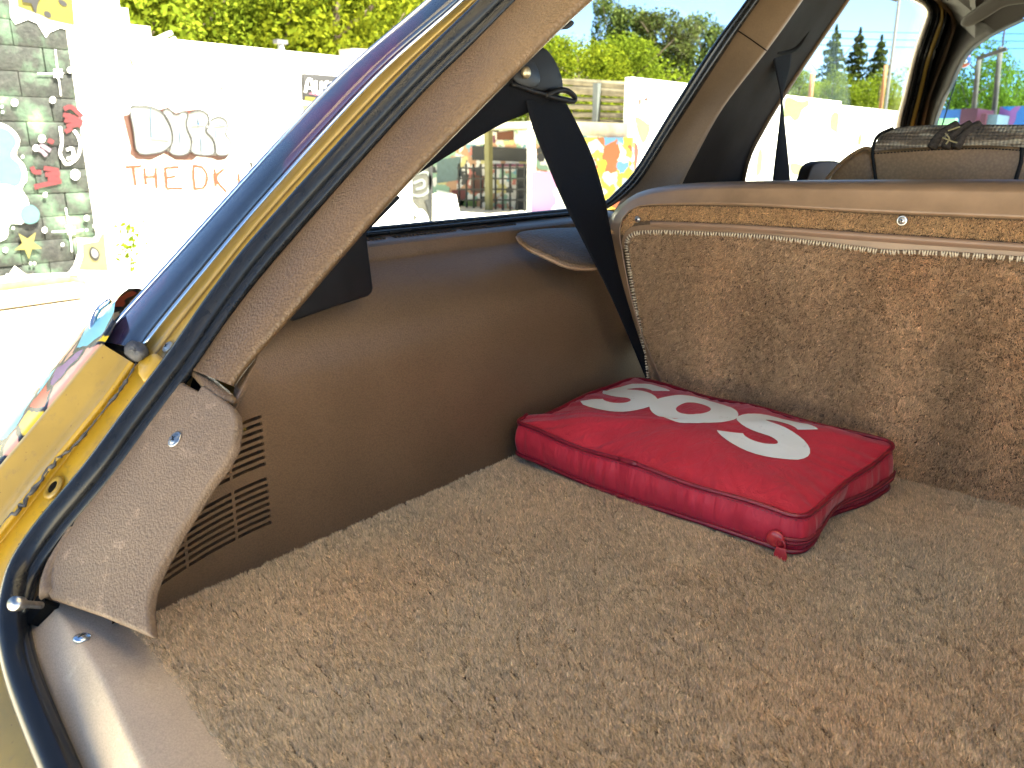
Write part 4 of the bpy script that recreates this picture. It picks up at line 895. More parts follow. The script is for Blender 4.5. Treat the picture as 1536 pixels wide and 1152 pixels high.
for s in (1,):
    MB().bar((.46, .33, .0), (.40, 1.05, .80), .14, .05).build('d_pillar', M['trim'], car)
    MB().bar((.49, 1.36, .34), (.42, 1.85, .90), .05, .18).build('b_pillar', M['bpillar'], car)
bn = loft_obj('bonnet', [[(x, y, z) for x in np.linspace(-1.05, .65, 8)] for y, z in ((3.45, .36), (3.9, .30), (4.5, .18), (4.75, 0), (4.8, -.3))], M['yellow'], car)
dash = MB().box((-1.0, 3.15, -.1), (.6, 3.45, .34)).build('dashboard', M['leatherette'], car); bevel(dash, .04, 3)
fl2 = MB().box((-.95, 1.45, -.30), (.55, 3.2, -.25)).build('cabin_floor', M['backing'], car)
def wheel(x, y):
    wv = MB().add(*disc_lathe([(.16, -.09), (.27, -.09), (.305, -.06), (.305, .06), (.27, .09), (.17, .085)], (x, y, G + .306), (1, 0, 0), 32)).build('wheel', M['rubber'], car, True)
    MB().add(*disc_lathe([(.17, -.086), (.165, .06), (.05, .07)], (x, y, G + .306), (-1 if x < -.2 else 1, 0, 0), 24)).build('rim', M['chrome'], wv, True)
for x in (-.93, .53):
    for y in (1.0, 3.7): wheel(x, y)

# ---- seat belt: retractor, anchor, webbing
AX = -.775
box = prism('belt_retractor', [onX(u, v, -.80) for u, v in spline([(640, 240), (560, 345), (552, 352), (557, 400), (561, 434), (556, 444), (500, 462), (430, 485), (380, 500), (380, 400)], 40, True)] if False else [onX(u, v, -.815) for u, v in [(604, 296), (551, 350), (555, 385), (561, 432), (560, 439), (553, 445), (500, 462), (441, 483), (428, 478), (530, 356), (590, 288)]], NX, .05, M['black'], car, .004, 3)
bw_ = onX(640, 245, -.77)
ank = prism('belt_anchor', [onX(u, v, AX) for u, v in spline([(795, 86), (814, 71), (828, 82), (838, 100), (844, 118), (845, 133), (838, 143), (815, 138), (790, 131), (765, 124), (778, 105)], 36, True)], NX, .03, M['black'], car, .004, 3)
tab = prism('anchor_tab', [onX(u, v, AX + .004) for u, v in spline([(772, 112), (795, 88), (806, 100), (811, 118), (806, 130), (792, 132), (776, 126)], 28, True)], NX, .006, plain('anchor_tab_plastic', (.010, .010, .011), .4, spec=.3), ank, .002, 2)
MB().add(*disc_lathe([(.0082, -.001), (.0082, .003), (.006, .0055), (.001, .006)], onX(788, 109, AX + .005), NX, 20)).build('rivet', plain('brass_rivet', (.55, .46, .30), .35, metal=.8), tab if False else ank, True)
rp = [onX(u, v, AX + .008) for u, v in spline([(820, 143), (838, 148), (852, 151), (861, 152), (862, 146), (854, 138), (845, 135), (836, 136), (828, 139)], 26, True)]
tube('guide_ring', rp, .0042, M['black'], ank, 8, True)
tube('guide_bar', [onX(u, v, AX + .006) for u, v in poly([(768, 126), (800, 137), (835, 146), (856, 151)], 10)], .0036, M['black'], ank, 8)
def ribbon(name, La, Lb, fn, th=.0018, n=24, m=None, parent=car):
    A = np.array([fn(u, v) for u, v in spline(La, n)]); B_ = np.array([fn(u, v) for u, v in spline(Lb, n)])
    nn = np.cross(A[-1] - A[0], B_[n // 2] - A[n // 2]); nn = unit(nn); nn = nn if nn @ (CAM - A[n // 2]) > 0 else -nn
    e1 = A + (B_ - A) * .04 + nn * .0004; return loft_obj(name, [A - nn * th, A, A * .9 + B_ * .1 + nn * .0005, A * .5 + B_ * .5 + nn * .0006, A * .1 + B_ * .9 + nn * .0005, B_, B_ - nn * th], M['belt'] if m is None else m, parent)
d1 = onX(795, 130, AX); d2 = onX(560, 330, -.83)
def plane3(p, q, r_):
    n = unit(np.cross(np.array(q) - p, np.array(r_) - p)); return n, n @ np.array(p)
nb, db = plane3(onX(765, 128, AX), onX(860, 152, AX), onX(600, 270, -.835))
ribbon('belt_webbing', [(770, 122), (722, 150), (660, 192), (612, 226)], [(835, 145), (790, 170), (740, 193), (622, 264)], lambda u, v: on(u, v, nb, db))
nb2, db2 = plane3(onX(795, 170, AX), onX(865, 170, AX - .02), onX(965, 560, -.745))
bl_ = [(790, 150), (800, 190), (822, 245), (845, 300), (880, 370), (920, 450), (965, 556), (985, 610)]; br_ = [(846, 148), (868, 190), (890, 238), (908, 300), (915, 340), (935, 430), (970, 540), (1000, 610)]
ribbon('belt_webbing', bl_, br_, lambda u, v: on(u, v, nb2, db2))
# small black hook further up the pillar
prism('coat_hook', [onX(u, v, -.70) for u, v in spline([(846, 40), (856, 30), (862, 34), (858, 40), (850, 44)], 16, True)], NX, .015, M['black'], car, .002, 2)

# ---- rear seat back (folded up), shell with carpeted back
SO = [(985, 610), (974, 560), (963, 535), (940, 492), (923, 424), (913, 364), (911, 338), (918, 321), (935, 303), (957, 289), (991, 280), (1050, 274), (1179, 271), (1330, 270), (1536, 270), (1760, 270)]
SR = [(1005, 610), (994, 575), (982, 545), (960, 490), (944, 430), (934, 375), (930, 351), (934, 330), (944, 317), (956, 311), (972, 308), (1050, 307), (1136, 309), (1307, 319), (1536, 329), (1760, 340)]
def S(line, y, n=70): return np.array([onY(u, v, y) for u, v in spline(line, n)])
def Sm(a, b_, t, y, n=70): A, B_ = spline(a, n), spline(b_, n); return np.array([onY(u, v, y) for u, v in A * (1 - t) + B_ * t])
outer = S(SO, SY + .045)
bk = outer + np.array([0, .07, -.004])
seat = loft_obj('rear_seat_back', [bk, outer + np.array([0, .02, 0]), outer, Sm(SO, SR, .10, SY + .018), Sm(SO, SR, .26, SY + .004), Sm(SO, SR, .34, SY + .001), Sm(SO, SR, .78, SY - .004), Sm(SO, SR, .88, SY - .010), Sm(SO, SR, .95, SY - .011), S(SR, SY - .007), S(SR, SY + .010)], M['seatshell'], car)
SB = [(u, v) for u, v in SR]
# flat back board behind the carpet
q = spline(SR, 60); bpts = [onY(u, v, SY + .004) for u, v in q]
bpts = [p for p in bpts] + [(bpts[-1][0], SY + .004, -.02), (bpts[0][0], SY + .004, -.02)]
prism('back_board', bpts, NYm, .02, M['backing'], seat)
bkp = [(p[0], SY + .11, p[2]) for p in bpts]; prism('seat_cushion_front', bkp, NYm, .08, M['leatherette'], seat, .01, 2)
def edge_fn(line, n=80):
    q = np.array([onY(u, v, SY) for u, v in spline(line, n)]); return q
ST = [(975, 590), (972, 565), (961, 496), (952, 450), (946, 411), (941, 375), (941, 362), (948, 352), (965, 348), (1010, 348), (1060, 350), (1136, 354), (1200, 361), (1264, 369), (1328, 377), (1400, 379), (1536, 388), (1760, 402)]
sq = edge_fn(ST, 240); corner = int(np.argmin(np.abs(sq[:, 0] - onY(950, 350, SY)[0]) + np.abs(sq[:, 2] - onY(950, 350, SY)[2])))
topx, topz = sq[corner:, 0], sq[corner:, 2]; lz, lx = sq[:corner + 1, 2], sq[:corner + 1, 0]
def main_in(a, b_): return (b_ < np.interp(a, topx, topz) - .001) & (a > np.interp(b_, lz, lx) + .001)
rq = edge_fn(SR, 160); rc = int(np.argmax(rq[:, 2] - .5 * np.abs(rq[:, 0] + .8))); 
ST1 = edge_fn([(940, 352), (950, 336), (978, 331), (1136, 338), (1330, 350), (1536, 364), (1760, 378)], 80)
rim_top = edge_fn([(930, 345), (936, 328), (948, 316), (972, 309), (1136, 310), (1307, 320), (1536, 330), (1760, 341)], 80)
def upper_in(a, b_): return (b_ < np.interp(a, rim_top[:, 0], rim_top[:, 2]) - .001) & (b_ > np.interp(a, ST1[:, 0], ST1[:, 2]) + .0005)
cpb = (.60, .40, .24)
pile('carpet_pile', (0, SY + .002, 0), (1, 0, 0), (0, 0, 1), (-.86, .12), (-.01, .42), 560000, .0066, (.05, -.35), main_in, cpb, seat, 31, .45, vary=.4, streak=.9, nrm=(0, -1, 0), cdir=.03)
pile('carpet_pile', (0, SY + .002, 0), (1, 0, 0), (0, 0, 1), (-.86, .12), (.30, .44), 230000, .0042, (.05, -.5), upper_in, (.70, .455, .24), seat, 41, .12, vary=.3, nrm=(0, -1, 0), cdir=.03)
# plastic strip
TS0 = [(975, 331), (1050, 334), (1136, 338), (1330, 351), (1536, 365), (1760, 380)]; TS1 = [(975, 341), (1050, 344), (1136, 349), (1330, 364), (1536, 378), (1760, 394)]
loft_obj('trim_strip', [S(TS0, SY + .002), S(TS0, SY - .005), Sm(TS0, TS1, .25, SY - .009), Sm(TS0, TS1, .6, SY - .009), Sm(TS0, TS1, .7, SY - .0065), Sm(TS0, TS1, .95, SY - .006), S(TS1, SY + .002)], M['strip'], seat)
fl_ = [(932, 372), (935, 352), (945, 341), (960, 338), (980, 337), (1050, 341), (1136, 346), (1330, 360), (1536, 374), (1760, 390)]; fl_b = [(944, 375), (946, 362), (954, 354), (965, 350), (985, 349), (1050, 351), (1136, 355), (1330, 378), (1536, 389), (1760, 403)]
loft_obj('flange', [S(fl_, SY - .002), S(fl_b, SY - .0015)], M['seatshell'], seat)
# overlocked edge: one bead and its stitches
bead = np.array([onY(u, v, SY - .003) for u, v in spline(ST, 260)])
tube('edge_bead', bead, .0026, M['backing'], seat, 8)
mb = MB(); dist = np.r_[0, np.cumsum(np.linalg.norm(np.diff(bead, axis=0), axis=1))]; s = 0.0
tn = np.gradient(bead, axis=0); tn /= np.linalg.norm(tn, axis=1)[:, None]
while s < dist[-1]:
    i = int(np.searchsorted(dist, s)); i = min(i, len(bead) - 1); p, t_ = bead[i], tn[i]; nrm2 = np.cross(t_, [0, 1, 0]); 
    upv = nrm2 if (nrm2[2] > 0 or abs(nrm2[2]) < .3 and nrm2[0] < 0) else -nrm2
    L1, L2 = random.uniform(.0030, .0042), random.uniform(.0032, .0058); sk = random.uniform(-.0012, .0012)
    if p[0] < .15 and p[2] > .02:
        a = p + upv * L1 * .4 + [0, .001, 0]; m_ = p + upv * .0024 - np.array([0, .0034, 0]); m2 = p - upv * .0016 - np.array([0, .0036, 0]) + t_ * sk; c_ = p - upv * L2 + t_ * sk * 1.5 - np.array([0, .0018, 0])
        mb.tube([a, m_, m2, c_], [.0007, .0013, .0013, .0007], 5)
    s += random.uniform(.0036, .0050)
tag(mb.build('overlock_stitches', M['thread'], seat, True), kind='stuff')
for u, v, r_ in ((956, 329, .0042), (1353, 331, .0055)): 
    o = screw(seat, onY(u, v, SY - .009), NYm, r_, M['steel'], M['dark'])
# ---- glazing and B pillar
GE0 = [(1180, -90), (1119, 0), (1069, 68), (1004, 169), (952, 255), (921, 289), (905, 303), (880, 315), (850, 326)]
GE1 = [(1200, -90), (1140, 0), (1106, 49), (1012, 193), (965, 266), (944, 289), (925, 304), (900, 318), (865, 330)]
loft_obj('glass_seal', [np.array([onG(u, v, -.008) for u, v in spline(GE0, 40)]), np.array([onG(u, v, .006) for u, v in mid(GE0, GE1, .12)]), np.array([onG(u, v, .010) for u, v in mid(GE0, GE1, .3)]), np.array([onG(u, v, .004) for u, v in mid(GE0, GE1, .42)]), np.array([onG(u, v, .008) for u, v in mid(GE0, GE1, .55)]), np.array([onG(u, v, .010) for u, v in mid(GE0, GE1, .9)]), np.array([onG(u, v, .004) for u, v in mid(GE0, GE1, 1.05)])], M['rubber'], car)
LE = [(1262, -90), (1202, 0), (1150, 73), (1082, 161), (1041, 234), (1020, 275), (1000, 330)]; DE = [(1330, -90), (1271, 0), (1222, 72), (1173, 146), (1142, 198), (1124, 234), (1114, 275), (1108, 330)]
GE1x = [(1200, -90), (1140, 0), (1106, 49), (1012, 193), (965, 266), (944, 289), (920, 330)]
def onBP(u, v, off): return onG(u, v, off)
gl = np.array([onG(u, v, .006) for u, v in spline(GE1x, 40)]); ll = np.array([onG(u, v, .075) for u, v in spline(LE, 40)])
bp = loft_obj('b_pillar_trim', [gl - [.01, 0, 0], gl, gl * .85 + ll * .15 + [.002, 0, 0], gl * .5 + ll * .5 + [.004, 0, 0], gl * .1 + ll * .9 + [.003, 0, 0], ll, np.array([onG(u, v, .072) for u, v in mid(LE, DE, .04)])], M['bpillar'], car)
loft_obj('b_pillar_inner', [np.array([onG(u, v, .072) for u, v in mid(LE, DE, .04)]), np.array([onG(u, v, .055) for u, v in mid(LE, DE, .5)]), np.array([onG(u, v, .030) for u, v in spline(DE, 40)]), np.array([onG(u, v, .0) for u, v in spline(DE, 40)])], vinyl('shaded_pillar_vinyl', (.012, .008, .0055), .75, 600, .1), car)  # shade on the pillar's inner face put into a near-black colour
tube('door_seal', np.array([onG(u, v, .032) for u, v in spline(DE, 40)]), .006, M['trim'], car, 8)
sm_ = poly([(1107, 46), (1128, 60), (1150, 76)], 10)
tube('trim_joint', [gl_ for gl_ in (onG(u, v, .010 + .068 * i / 9) for i, (u, v) in enumerate(sm_))], .0012, M['dark'], bp, 6)
slot = spline([(1160, 78), (1180, 78), (1196, 70), (1212, 44)], 14); tube('belt_slot', [onG(u, v, .058 - .0012 * i) for i, (u, v) in enumerate(slot)], .006, M['dark'], bp, 8)
nb3, db3 = plane3(onG(1170, 78, .055), onG(1190, 78, .05), onG(1172, 270, .16))
ribbon('front_belt', [(1158, 72), (1163, 100), (1169, 128), (1172, 150), (1169, 190), (1163, 240), (1158, 285)], [(1188, 72), (1186, 100), (1178, 128), (1174.5, 150), (1178, 190), (1183, 240), (1187, 285)], lambda u, v: on(u, v, nb3, db3))
bpi = bpy.data.materials['shaded_pillar_vinyl'].node_tree.nodes['Principled BSDF']; bpi.inputs['Specular IOR Level'].default_value = .1
# panes
qg = [onG(u, v, 0) for u, v in [(440, 420), (560, 362), (850, 326), (905, 303), (952, 255), (1004, 169), (1119, 0), (1190, -100), (900, -150)]]
prism('quarter_glass', qg, unit(GN), .004, M['glass'], car)
# door: belt line, front frame stack, then windscreen pillar
def onD(u, v, off=0.0): return on(u, v, (1, 0, -.2), -.92 - .2 * .42 + off)
st_lines = {'f0': [(1345, 230), (1348, 189), (1360, 140), (1373, 86), (1385, 50), (1394, 22), (1390, 9), (1378, 0), (1350, -14)]}
f0 = spline(st_lines['f0'], 40)
def shift(q, d): 
    tg2 = np.gradient(q, axis=0); tg2 /= np.linalg.norm(tg2, axis=1)[:, None]; n2 = np.stack([-tg2[:, 1], tg2[:, 0]], 1); n2 = n2 if n2[10][0] > 0 else -n2; return q + n2 * np.asarray(d)[..., None] if np.ndim(d) else q + n2 * d
def band(name, d0, d1, o0, o1, m, parent=car):
    q0, q1 = shift(f0, d0), shift(f0, d1); return loft_obj(name, [np.array([onD(u, v, o0 - .03) for u, v in q0]), np.array([onD(u, v, o0) for u, v in q0]), np.array([onD(u, v, (o0 + o1) / 2 + .006) for u, v in (q0 + q1) / 2]), np.array([onD(u, v, o1) for u, v in q1]), np.array([onD(u, v, o1 - .03) for u, v in q1])], m, parent)
band('window_frame', -5, 2, .0, .002, M['cream']); band('frame_seal', 2, 10, .004, .008, M['rubber']); band('frame_seal', 10, 17, .006, .012, M['rubber']); band('door_flange', 17, 23, .010, .012, M['flange']); band('frame_gap', 23, 33, .004, .010, M['rubber'])
f1 = [(1375, 235), (1384, 186), (1392, 150), (1402, 122), (1418, 80), (1430, 42), (1429, 26), (1422, 14), (1400, -6)]; g1 = [(1392, 235), (1402, 186), (1414, 150), (1425, 130), (1438, 100), (1453, 77), (1470, 62), (1492, 49), (1536, 28)]
g2 = [(1600, 60), (1480, 60)]
fa = np.array([onD(u, v, .014) for u, v in spline(f1, 40)]); 
def onS(u, v): return on(u, v, (0, 1, .8), 3.08 + .8 * .55)
fb = np.array([onS(u, v) for u, v in spline(g1, 40)])
fa2 = np.array([onD(u, v, .03) for u, v in spline([(u + 5, v) for u, v in f1], 40)])
ap = loft_obj('front_pillar_trim', [fa - [.02, 0, 0], fa, fa2, fa2 * .6 + fb * .4 + [.0, -.01, 0], fb + [0, -.01, 0], fb, fb + [0, .04, 0]], M['headliner'], car)
tube('pillar_welt', fa + [.004, 0, 0], .010, M['trim'], car, 8)
# header and lining corner above
hd = [onS(u, v) for u, v in [(1430, -6), (1400, -40), (1420, -160), (1800, -160), (1800, 10), (1536, 26), (1492, 46)]]
prism('header_trim', hd, unit((0, -1, -.3)), .03, M['headliner'], car)
tv = []
lo = spline(f1, 40)
cap = [[onD(u, v, .016) for u, v in poly([(1350, -30), (1395, -8), (1424, 12), (1430, 26)], 10)], [onS(u, v) + [0, -.05, 0] for u, v in poly([(1400, -120), (1450, -60), (1470, 0), (1468, 60)], 10)]]
loft_obj('lining_corner', cap, M['headliner'], car)
vs = spline([(1453, 44), (1460, 32), (1480, 18), (1502, 0), (1530, -18), (1640, -40), (1640, 2), (1537, 15), (1515, 20), (1494, 33), (1470, 46), (1458, 48)], 40, True)
prism('sun_visor', [onS(u, v) + np.array([0, -.12, -.0]) for u, v in vs], unit((0, -1, -.2)), .02, M['headliner'], car, .008, 3)
prism('door_glass', [onD(u, v, -.012) for u, v in [(1080, 330), (1108, 275), (1142, 198), (1222, 72), (1285, -30), (1350, -30), (1380, 0), (1394, 22), (1373, 86), (1340, 230), (1340, 330)]], unit((1, 0, -.2)), .004, M['glass'], car)
prism('windscreen', [onS(u, v) + np.array([0, .02, 0]) for u, v in [(1385, 240), (1402, 186), (1425, 130), (1453, 77), (1492, 49), (1536, 25), (2000, -20), (2000, 240)]], unit((0, -1, -.8)), .005, M['wglass'], car)
# antenna with its lettered ball
an = onY(1446, 91, 3.9); rb = .0275
ant = tube('antenna', poly([onY(1412, 192, 3.9), onY(1441, 97, 3.9)], 8), .003, M['black'], car, 6)
mbn, t, b = new_mat('topper_ball'); 
sepx = N(t, 'ShaderNodeSeparateXYZ'); t.links.new(coords(t), sepx.inputs[0]); mrr = N(t, 'ShaderNodeMapRange'); mrr.inputs['From Min'].default_value = an[2] - rb; mrr.inputs['From Max'].default_value = an[2] + rb; t.links.new(sepx.outputs['Z'], mrr.inputs[0])
t.links.new(ramp(t, mrr.outputs[0], [(0, (.35, .05, .04)), (.28, (.04, .07, .25)), (.74, (.30, .06, .06))], True), b.inputs['Base Color']); b.inputs['Roughness'].default_value = .4
prof_b = [(rb * math.sin(a) + 1e-5, -rb * math.cos(a)) for a in np.linspace(.05, math.pi - .05, 14)]
ball = MB().add(*disc_lathe(prof_b, an, (0, 0, 1), 22)).build('antenna_ball', mbn, ant, True)
vd = unit(CAM - an); xr, yu, _ = frame(vd)
nd = unit(np.array([0, -1.0, 0]) * .6 + vd * .4); xr, yu, _ = frame(nd); ld = MB()
def dstroke(p, q, wd=.0075):
    P1 = an + xr * p[0] + yu * p[1]; Q1 = an + xr * q[0] + yu * q[1]
    for _p in (0,):
        pr = [an + unit(z_ - an + nd * .026) * rb * 1.01 for z_ in poly([P1, Q1], 5)]
        ld.tube(pr, .0027, 6)
for p, q in (((-.016, .010), (-.003, .010)), ((-.003, .010), (-.011, -.012)), ((.013, .010), (.004, -.002)), ((.004, -.002), (.004, -.010)), ((.004, -.011), (.014, -.011)), ((.014, -.011), (.014, -.002)), ((.014, -.002), (.005, -.002))): dstroke(p, q)
ld.build('ball_number', P_['white'], ant, True)

# ---- front seat with its woven cover
FYs = 1.93
mblk, t, b = new_mat('woven_cover')
P2 = coords(t); wv1 = N(t, 'ShaderNodeTexWave', wave_type='BANDS', bands_direction='X'); wv1.inputs['Scale'].default_value = 42; wv1.inputs['Distortion'].default_value = 1.5; t.links.new(P2, wv1.inputs[0])
wv2 = N(t, 'ShaderNodeTexWave', wave_type='BANDS', bands_direction='Z'); wv2.inputs['Scale'].default_value = 48; wv2.inputs['Distortion'].default_value = 2.5; t.links.new(P2, wv2.inputs[0])
n1 = noise(t, 1, 3, .5, scaled(t, P2, (9, 9, 55))); n2 = noise(t, 1, 2, .5, scaled(t, P2, (160, 160, 200)))
c = ramp(t, n1, [(.36, (.13, .085, .055)), (.46, (.28, .19, .12)), (.54, (.75, .66, .5)), (.62, (.2, .14, .09))])
c = mixc(t, N_mul(t, wv1.outputs['Fac'], .45), c, (.05, .04, .03)); c = mixc(t, N_mul(t, n2, .3), c, (.55, .5, .42))
t.links.new(c, b.inputs['Base Color']); b.inputs['Roughness'].default_value = .95; mh2 = N(t, 'ShaderNodeMath', operation='ADD'); t.links.new(wv1.outputs['Fac'], mh2.inputs[0]); t.links.new(wv2.outputs['Fac'], mh2.inputs[1]); bump(t, b, mh2.outputs[0], .7, .003)
fs_back = [(1309, 228), (1312, 250), (1318, 300), (1540, 300), (1537, 250), (1533, 222), (1480, 220), (1420, 221), (1370, 224)]
def onF(u, v, off=0.0): return onY(u, v, FYs - off)
fseat = prism('front_seat', [onF(u, v, .012) for u, v in spline(fs_back, 60, True)], NYm, .05, M['leatherette'], car, .008, 3)
bod = [onF(u, v, -.02) for u, v in [(1232, 300), (1240, 268), (1262, 243), (1288, 226), (1305, 222), (1316, 206), (1330, 196), (1400, 190), (1700, 188), (1700, 300)]]
prism('seat_core', bod, NYm, .10, M['leatherette'], fseat, .015, 3)
tl = spline([(1311, 226), (1370, 222), (1420, 219), (1480, 218), (1536, 221), (1640, 226)], 40)
top_ = spline([(1318, 203), (1335, 194), (1370, 189), (1440, 187), (1536, 187), (1640, 188)], 40)
cvs = [np.array([onF(u, v, .016) for u, v in tl])] + [np.array([onF(u, v, .016 + .014 * math.sin(f * math.pi * .5) - .05 * f * f) for u, v in tl * (1 - f) + top_ * f]) for f in (.15, .35, .55, .75, .9, 1.0)]
cvs.append(cvs[-1] + np.array([0, .10, -.004]))
loft_obj('woven_cover', cvs, mblk, fseat)
# rolled cords tied across the cover
mcord = plain('cord_wool', (.07, .055, .045), .95, var=.5, vscale=160, bmp=.8, bscale=260)
for u0, u1 in ((1404, 1432), (1424, 1452), (1440, 1466)):
    tube('cover_cord', [onF(u, v, o_) for (u, v), o_ in zip(spline([(u0 - 6, 221), (u0 + 4, 206), (u1 - 8, 194), (u1 + 4, 187)], 10), np.linspace(.024, -.012, 10))], .010, mcord, fseat, 10)
mb = MB()
for p in ([(1418, 200), (1424, 208), (1419, 216)], [(1414, 206), (1428, 212), (1436, 214)], [(1422, 196), (1440, 190)]): mb.tube([onF(u, v, .036) for u, v in spline(p, 8)], .0016, 5)
mb.build('loose_straw', plain('straw', (.50, .42, .22), .8), fseat)
pip = spline([(1238, 275), (1243, 264), (1264, 242), (1284, 228), (1298, 222), (1306, 224), (1310, 232), (1313, 250), (1318, 285)], 34)
bl3 = [onF(u, v, .0) for u, v in [(1240, 300), (1243, 264), (1264, 242), (1284, 228), (1300, 222), (1308, 232), (1314, 262), (1316, 300)]]
bo = prism('side_bolster', bl3, NYm, .03, M['leatherette'], fseat, .012, 4)
tube('piping', [onF(u, v, .004) for u, v in pip], .004, M['leatherette'], fseat, 8)
tube('piping', [onF(u, v, .014) for u, v in spline([(1316, 290), (1311, 250), (1309, 228), (1312, 212), (1320, 201), (1340, 192)], 24)], .0035, M['black'], fseat, 8)
tube('piping', [onF(u, v, .012) for u, v in spline([(1533, 214), (1532, 240), (1526, 262), (1518, 290)], 16)], .004, M['black'], fseat, 8)
mb = MB(); sq2 = spline([(1312, 229), (1370, 225), (1420, 222.5), (1480, 221.5), (1530, 224)], 44)
for u, v in sq2: mb.box(onF(u, v + 1.5, .0135) - np.array([.0022, .001, .0012]), onF(u, v + 1.5, .0135) + np.array([.0022, .001, .0012]))
tag(mb.build('seam_stitches', M['black'], fseat), kind='stuff')
prism('door_armrest', [onX(u, v, -.78) for u, v in spline([(1213, 285), (1214, 262), (1220, 248), (1232, 242), (1262, 243), (1275, 262), (1275, 285)], 30, True)], NX, .03, plain('dark_armrest', (.040, .024, .014), .6, spec=.15), car, .008, 3)
MB().box((-.93, 1.75, .30), (-.86, 2.9, .405)).build('door_sill', M['bpillar'], car)

# ================================================================== the red SOS bag
bag = empty('first_aid_bag', (-.54, 1.06, 0.004), 'red zipped nylon bag printed with large white SOS', 'bag')
mnyl, t, b = new_mat('red_nylon')
f = noise(t, 16, 5, .6); c = ramp(t, f, [(.3, (.42, .014, .034)), (.7, (.53, .020, .046))])
c = mixc(t, N_mul(t, ramp(t, noise(t, 12, 8, .7), [(.56, (0, 0, 0)), (.70, (1, 1, 1))]), .35), c, (.28, .02, .035))
t.links.new(c, b.inputs['Base Color']); b.inputs['Roughness'].default_value = .52; b.inputs['Sheen Weight'].default_value = .25; b.inputs['Sheen Roughness'].default_value = .4; b.inputs['Specular IOR Level'].default_value = .4
nz = N(t, 'ShaderNodeTexNoise'); nz.inputs['Scale'].default_value = 1; nz.inputs['Detail'].default_value = 2; t.links.new(scaled(t, coords(t), (900, 900, 900)), nz.inputs[0])
mw = N(t, 'ShaderNodeMath', operation='MULTIPLY_ADD'); mw.inputs[1].default_value = 14; t.links.new(noise(t, 1, 4, .6, scaled(t, coords(t), (46, 30, 12)), 1.2), mw.inputs[0]); t.links.new(nz.outputs[0], mw.inputs[2])
bump(t, b, mw.outputs[0], .28, .0007)
M['nylon'] = mnyl; M['piping'] = plain('dark_red_piping', (.20, .008, .022), .28, var=.15, vscale=60, spec=.6)
M['print'] = plain('white_print', (.72, .74, .74), .5, var=.07, vscale=30)
mp_, t, b = new_mat('cracked_white_print')
c = mixc(t, N_mul(t, ramp(t, noise(t, 26, 9, .75, None, 1.5), [(.60, (0, 0, 0)), (.66, (1, 1, 1))]), .35), (.78, .85, .88), (.42, .45, .46)); t.links.new(c, b.inputs['Base Color']); b.inputs['Roughness'].default_value = .5; M['print'] = mp_
BA, BB, BC, BD = np.array([-.790, .926]), np.array([-.316, .918]), np.array([-.292, 1.222]), np.array([-.770, 1.250])
def quad_round(cs, r):
    res = []
    for i in range(4):
        p, a, b_ = cs[i], cs[i - 1], cs[(i + 1) % 4]; da, db_ = unit(a - p), unit(b_ - p)
        for tt in np.linspace(0, 1, 9): res.append((p + da * r * (1 - tt)) * (1 - tt) + (p + db_ * r * tt) * tt)
    return np.array(res)
NB = 260
ol = quad_round([BA, BB, BC, BD], .024); ol = np.vstack([ol, ol[:1]]); ol = poly(ol, NB + 1)[:-1]
bc = (BA + BB + BC + BD) / 4
dd = ol - bc; nout = np.stack([np.roll(dd, -1, 0)[:, 1] - np.roll(dd, 1, 0)[:, 1], -(np.roll(dd, -1, 0)[:, 0] - np.roll(dd, 1, 0)[:, 0])], 1); nout /= np.linalg.norm(nout, axis=1)[:, None]
if (nout * dd).sum() < 0: nout = -nout
sarc = np.r_[0, np.cumsum(np.linalg.norm(np.diff(ol, axis=0), axis=1))]
# the right end is pinched in the middle, the front bows a little
right = np.exp(-((ol[:, 1] - 1.045) / .06) ** 2) * (ol[:, 0] > -.40); front = (ol[:, 1] < .96)
wr = .0022 * np.sin(sarc * 210 + 3 * np.sin(sarc * 37)) + .0016 * np.sin(sarc * 420 + 2 * np.sin(sarc * 61)) + .002 * np.sin(sarc * 77)
wr = wr * (.5 + .5 * np.sin(sarc * 19 + 1) ** 2)
HT = .0605
ztop = HT + (.011 + .013 * np.clip((-.35 - ol[:, 0]) / .4, 0, 1)) * np.clip((ol[:, 1] - .93) / .28, 0, 1) + .003 * np.sin(sarc * 9) - .004 * right + .002 * np.sin(sarc * 33) + .013 * np.exp(-((ol[:, 0] + .80) / .11) ** 2) * front
zbot = .0115 + .013 * np.exp(-((ol[:, 0] + .8) / .12) ** 2) * front + .001 * np.sin(sarc * 21)
pin_t = -.005 * right; pin_b = -.021 * right + .002
def ring(inset, z, k=0.0): 
    p = ol + nout * (np.asarray(inset) + wr * k)[:, None]; return np.column_stack([p, np.broadcast_to(z, NB)])
Rt = ring(pin_t, ztop); Rb = ring(pin_b, zbot)
def bulge(s): return .0235 * (1 - s ** 3.0)
def topz(p, s, th):
    e = np.exp(-((1 - s) / .16)); w1 = np.sin(th * 44 + 2 * np.sin(th * 7)) * .0016 + np.sin(th * 71) * .0010
    return e * w1 + .0016 * math.sin(p[0] * 23 + 1) * math.sin(p[1] * 31) + .0013 * math.sin(p[0] * 55 + p[1] * 40)
th_ = np.arctan2(Rt[:, 1] - bc[1], (Rt[:, 0] - bc[0]))
rings = [ring(-.03, .006), ring(pin_b - .006, zbot - .006), Rb]
for f in (.12, .3, .5, .7, .88): 
    rings.append(ring(pin_b * (1 - f) + pin_t * f + .0045 * math.sin(f * math.pi), zbot * (1 - f) + ztop * f, .9 * math.sin(f * math.pi) ** .5))
rings.append(Rt)
ss = [.985, .965, .94, .91, .87, .82, .76, .69, .61, .52, .43, .34, .25, .16, .08, .01]
zavg = ztop.mean()
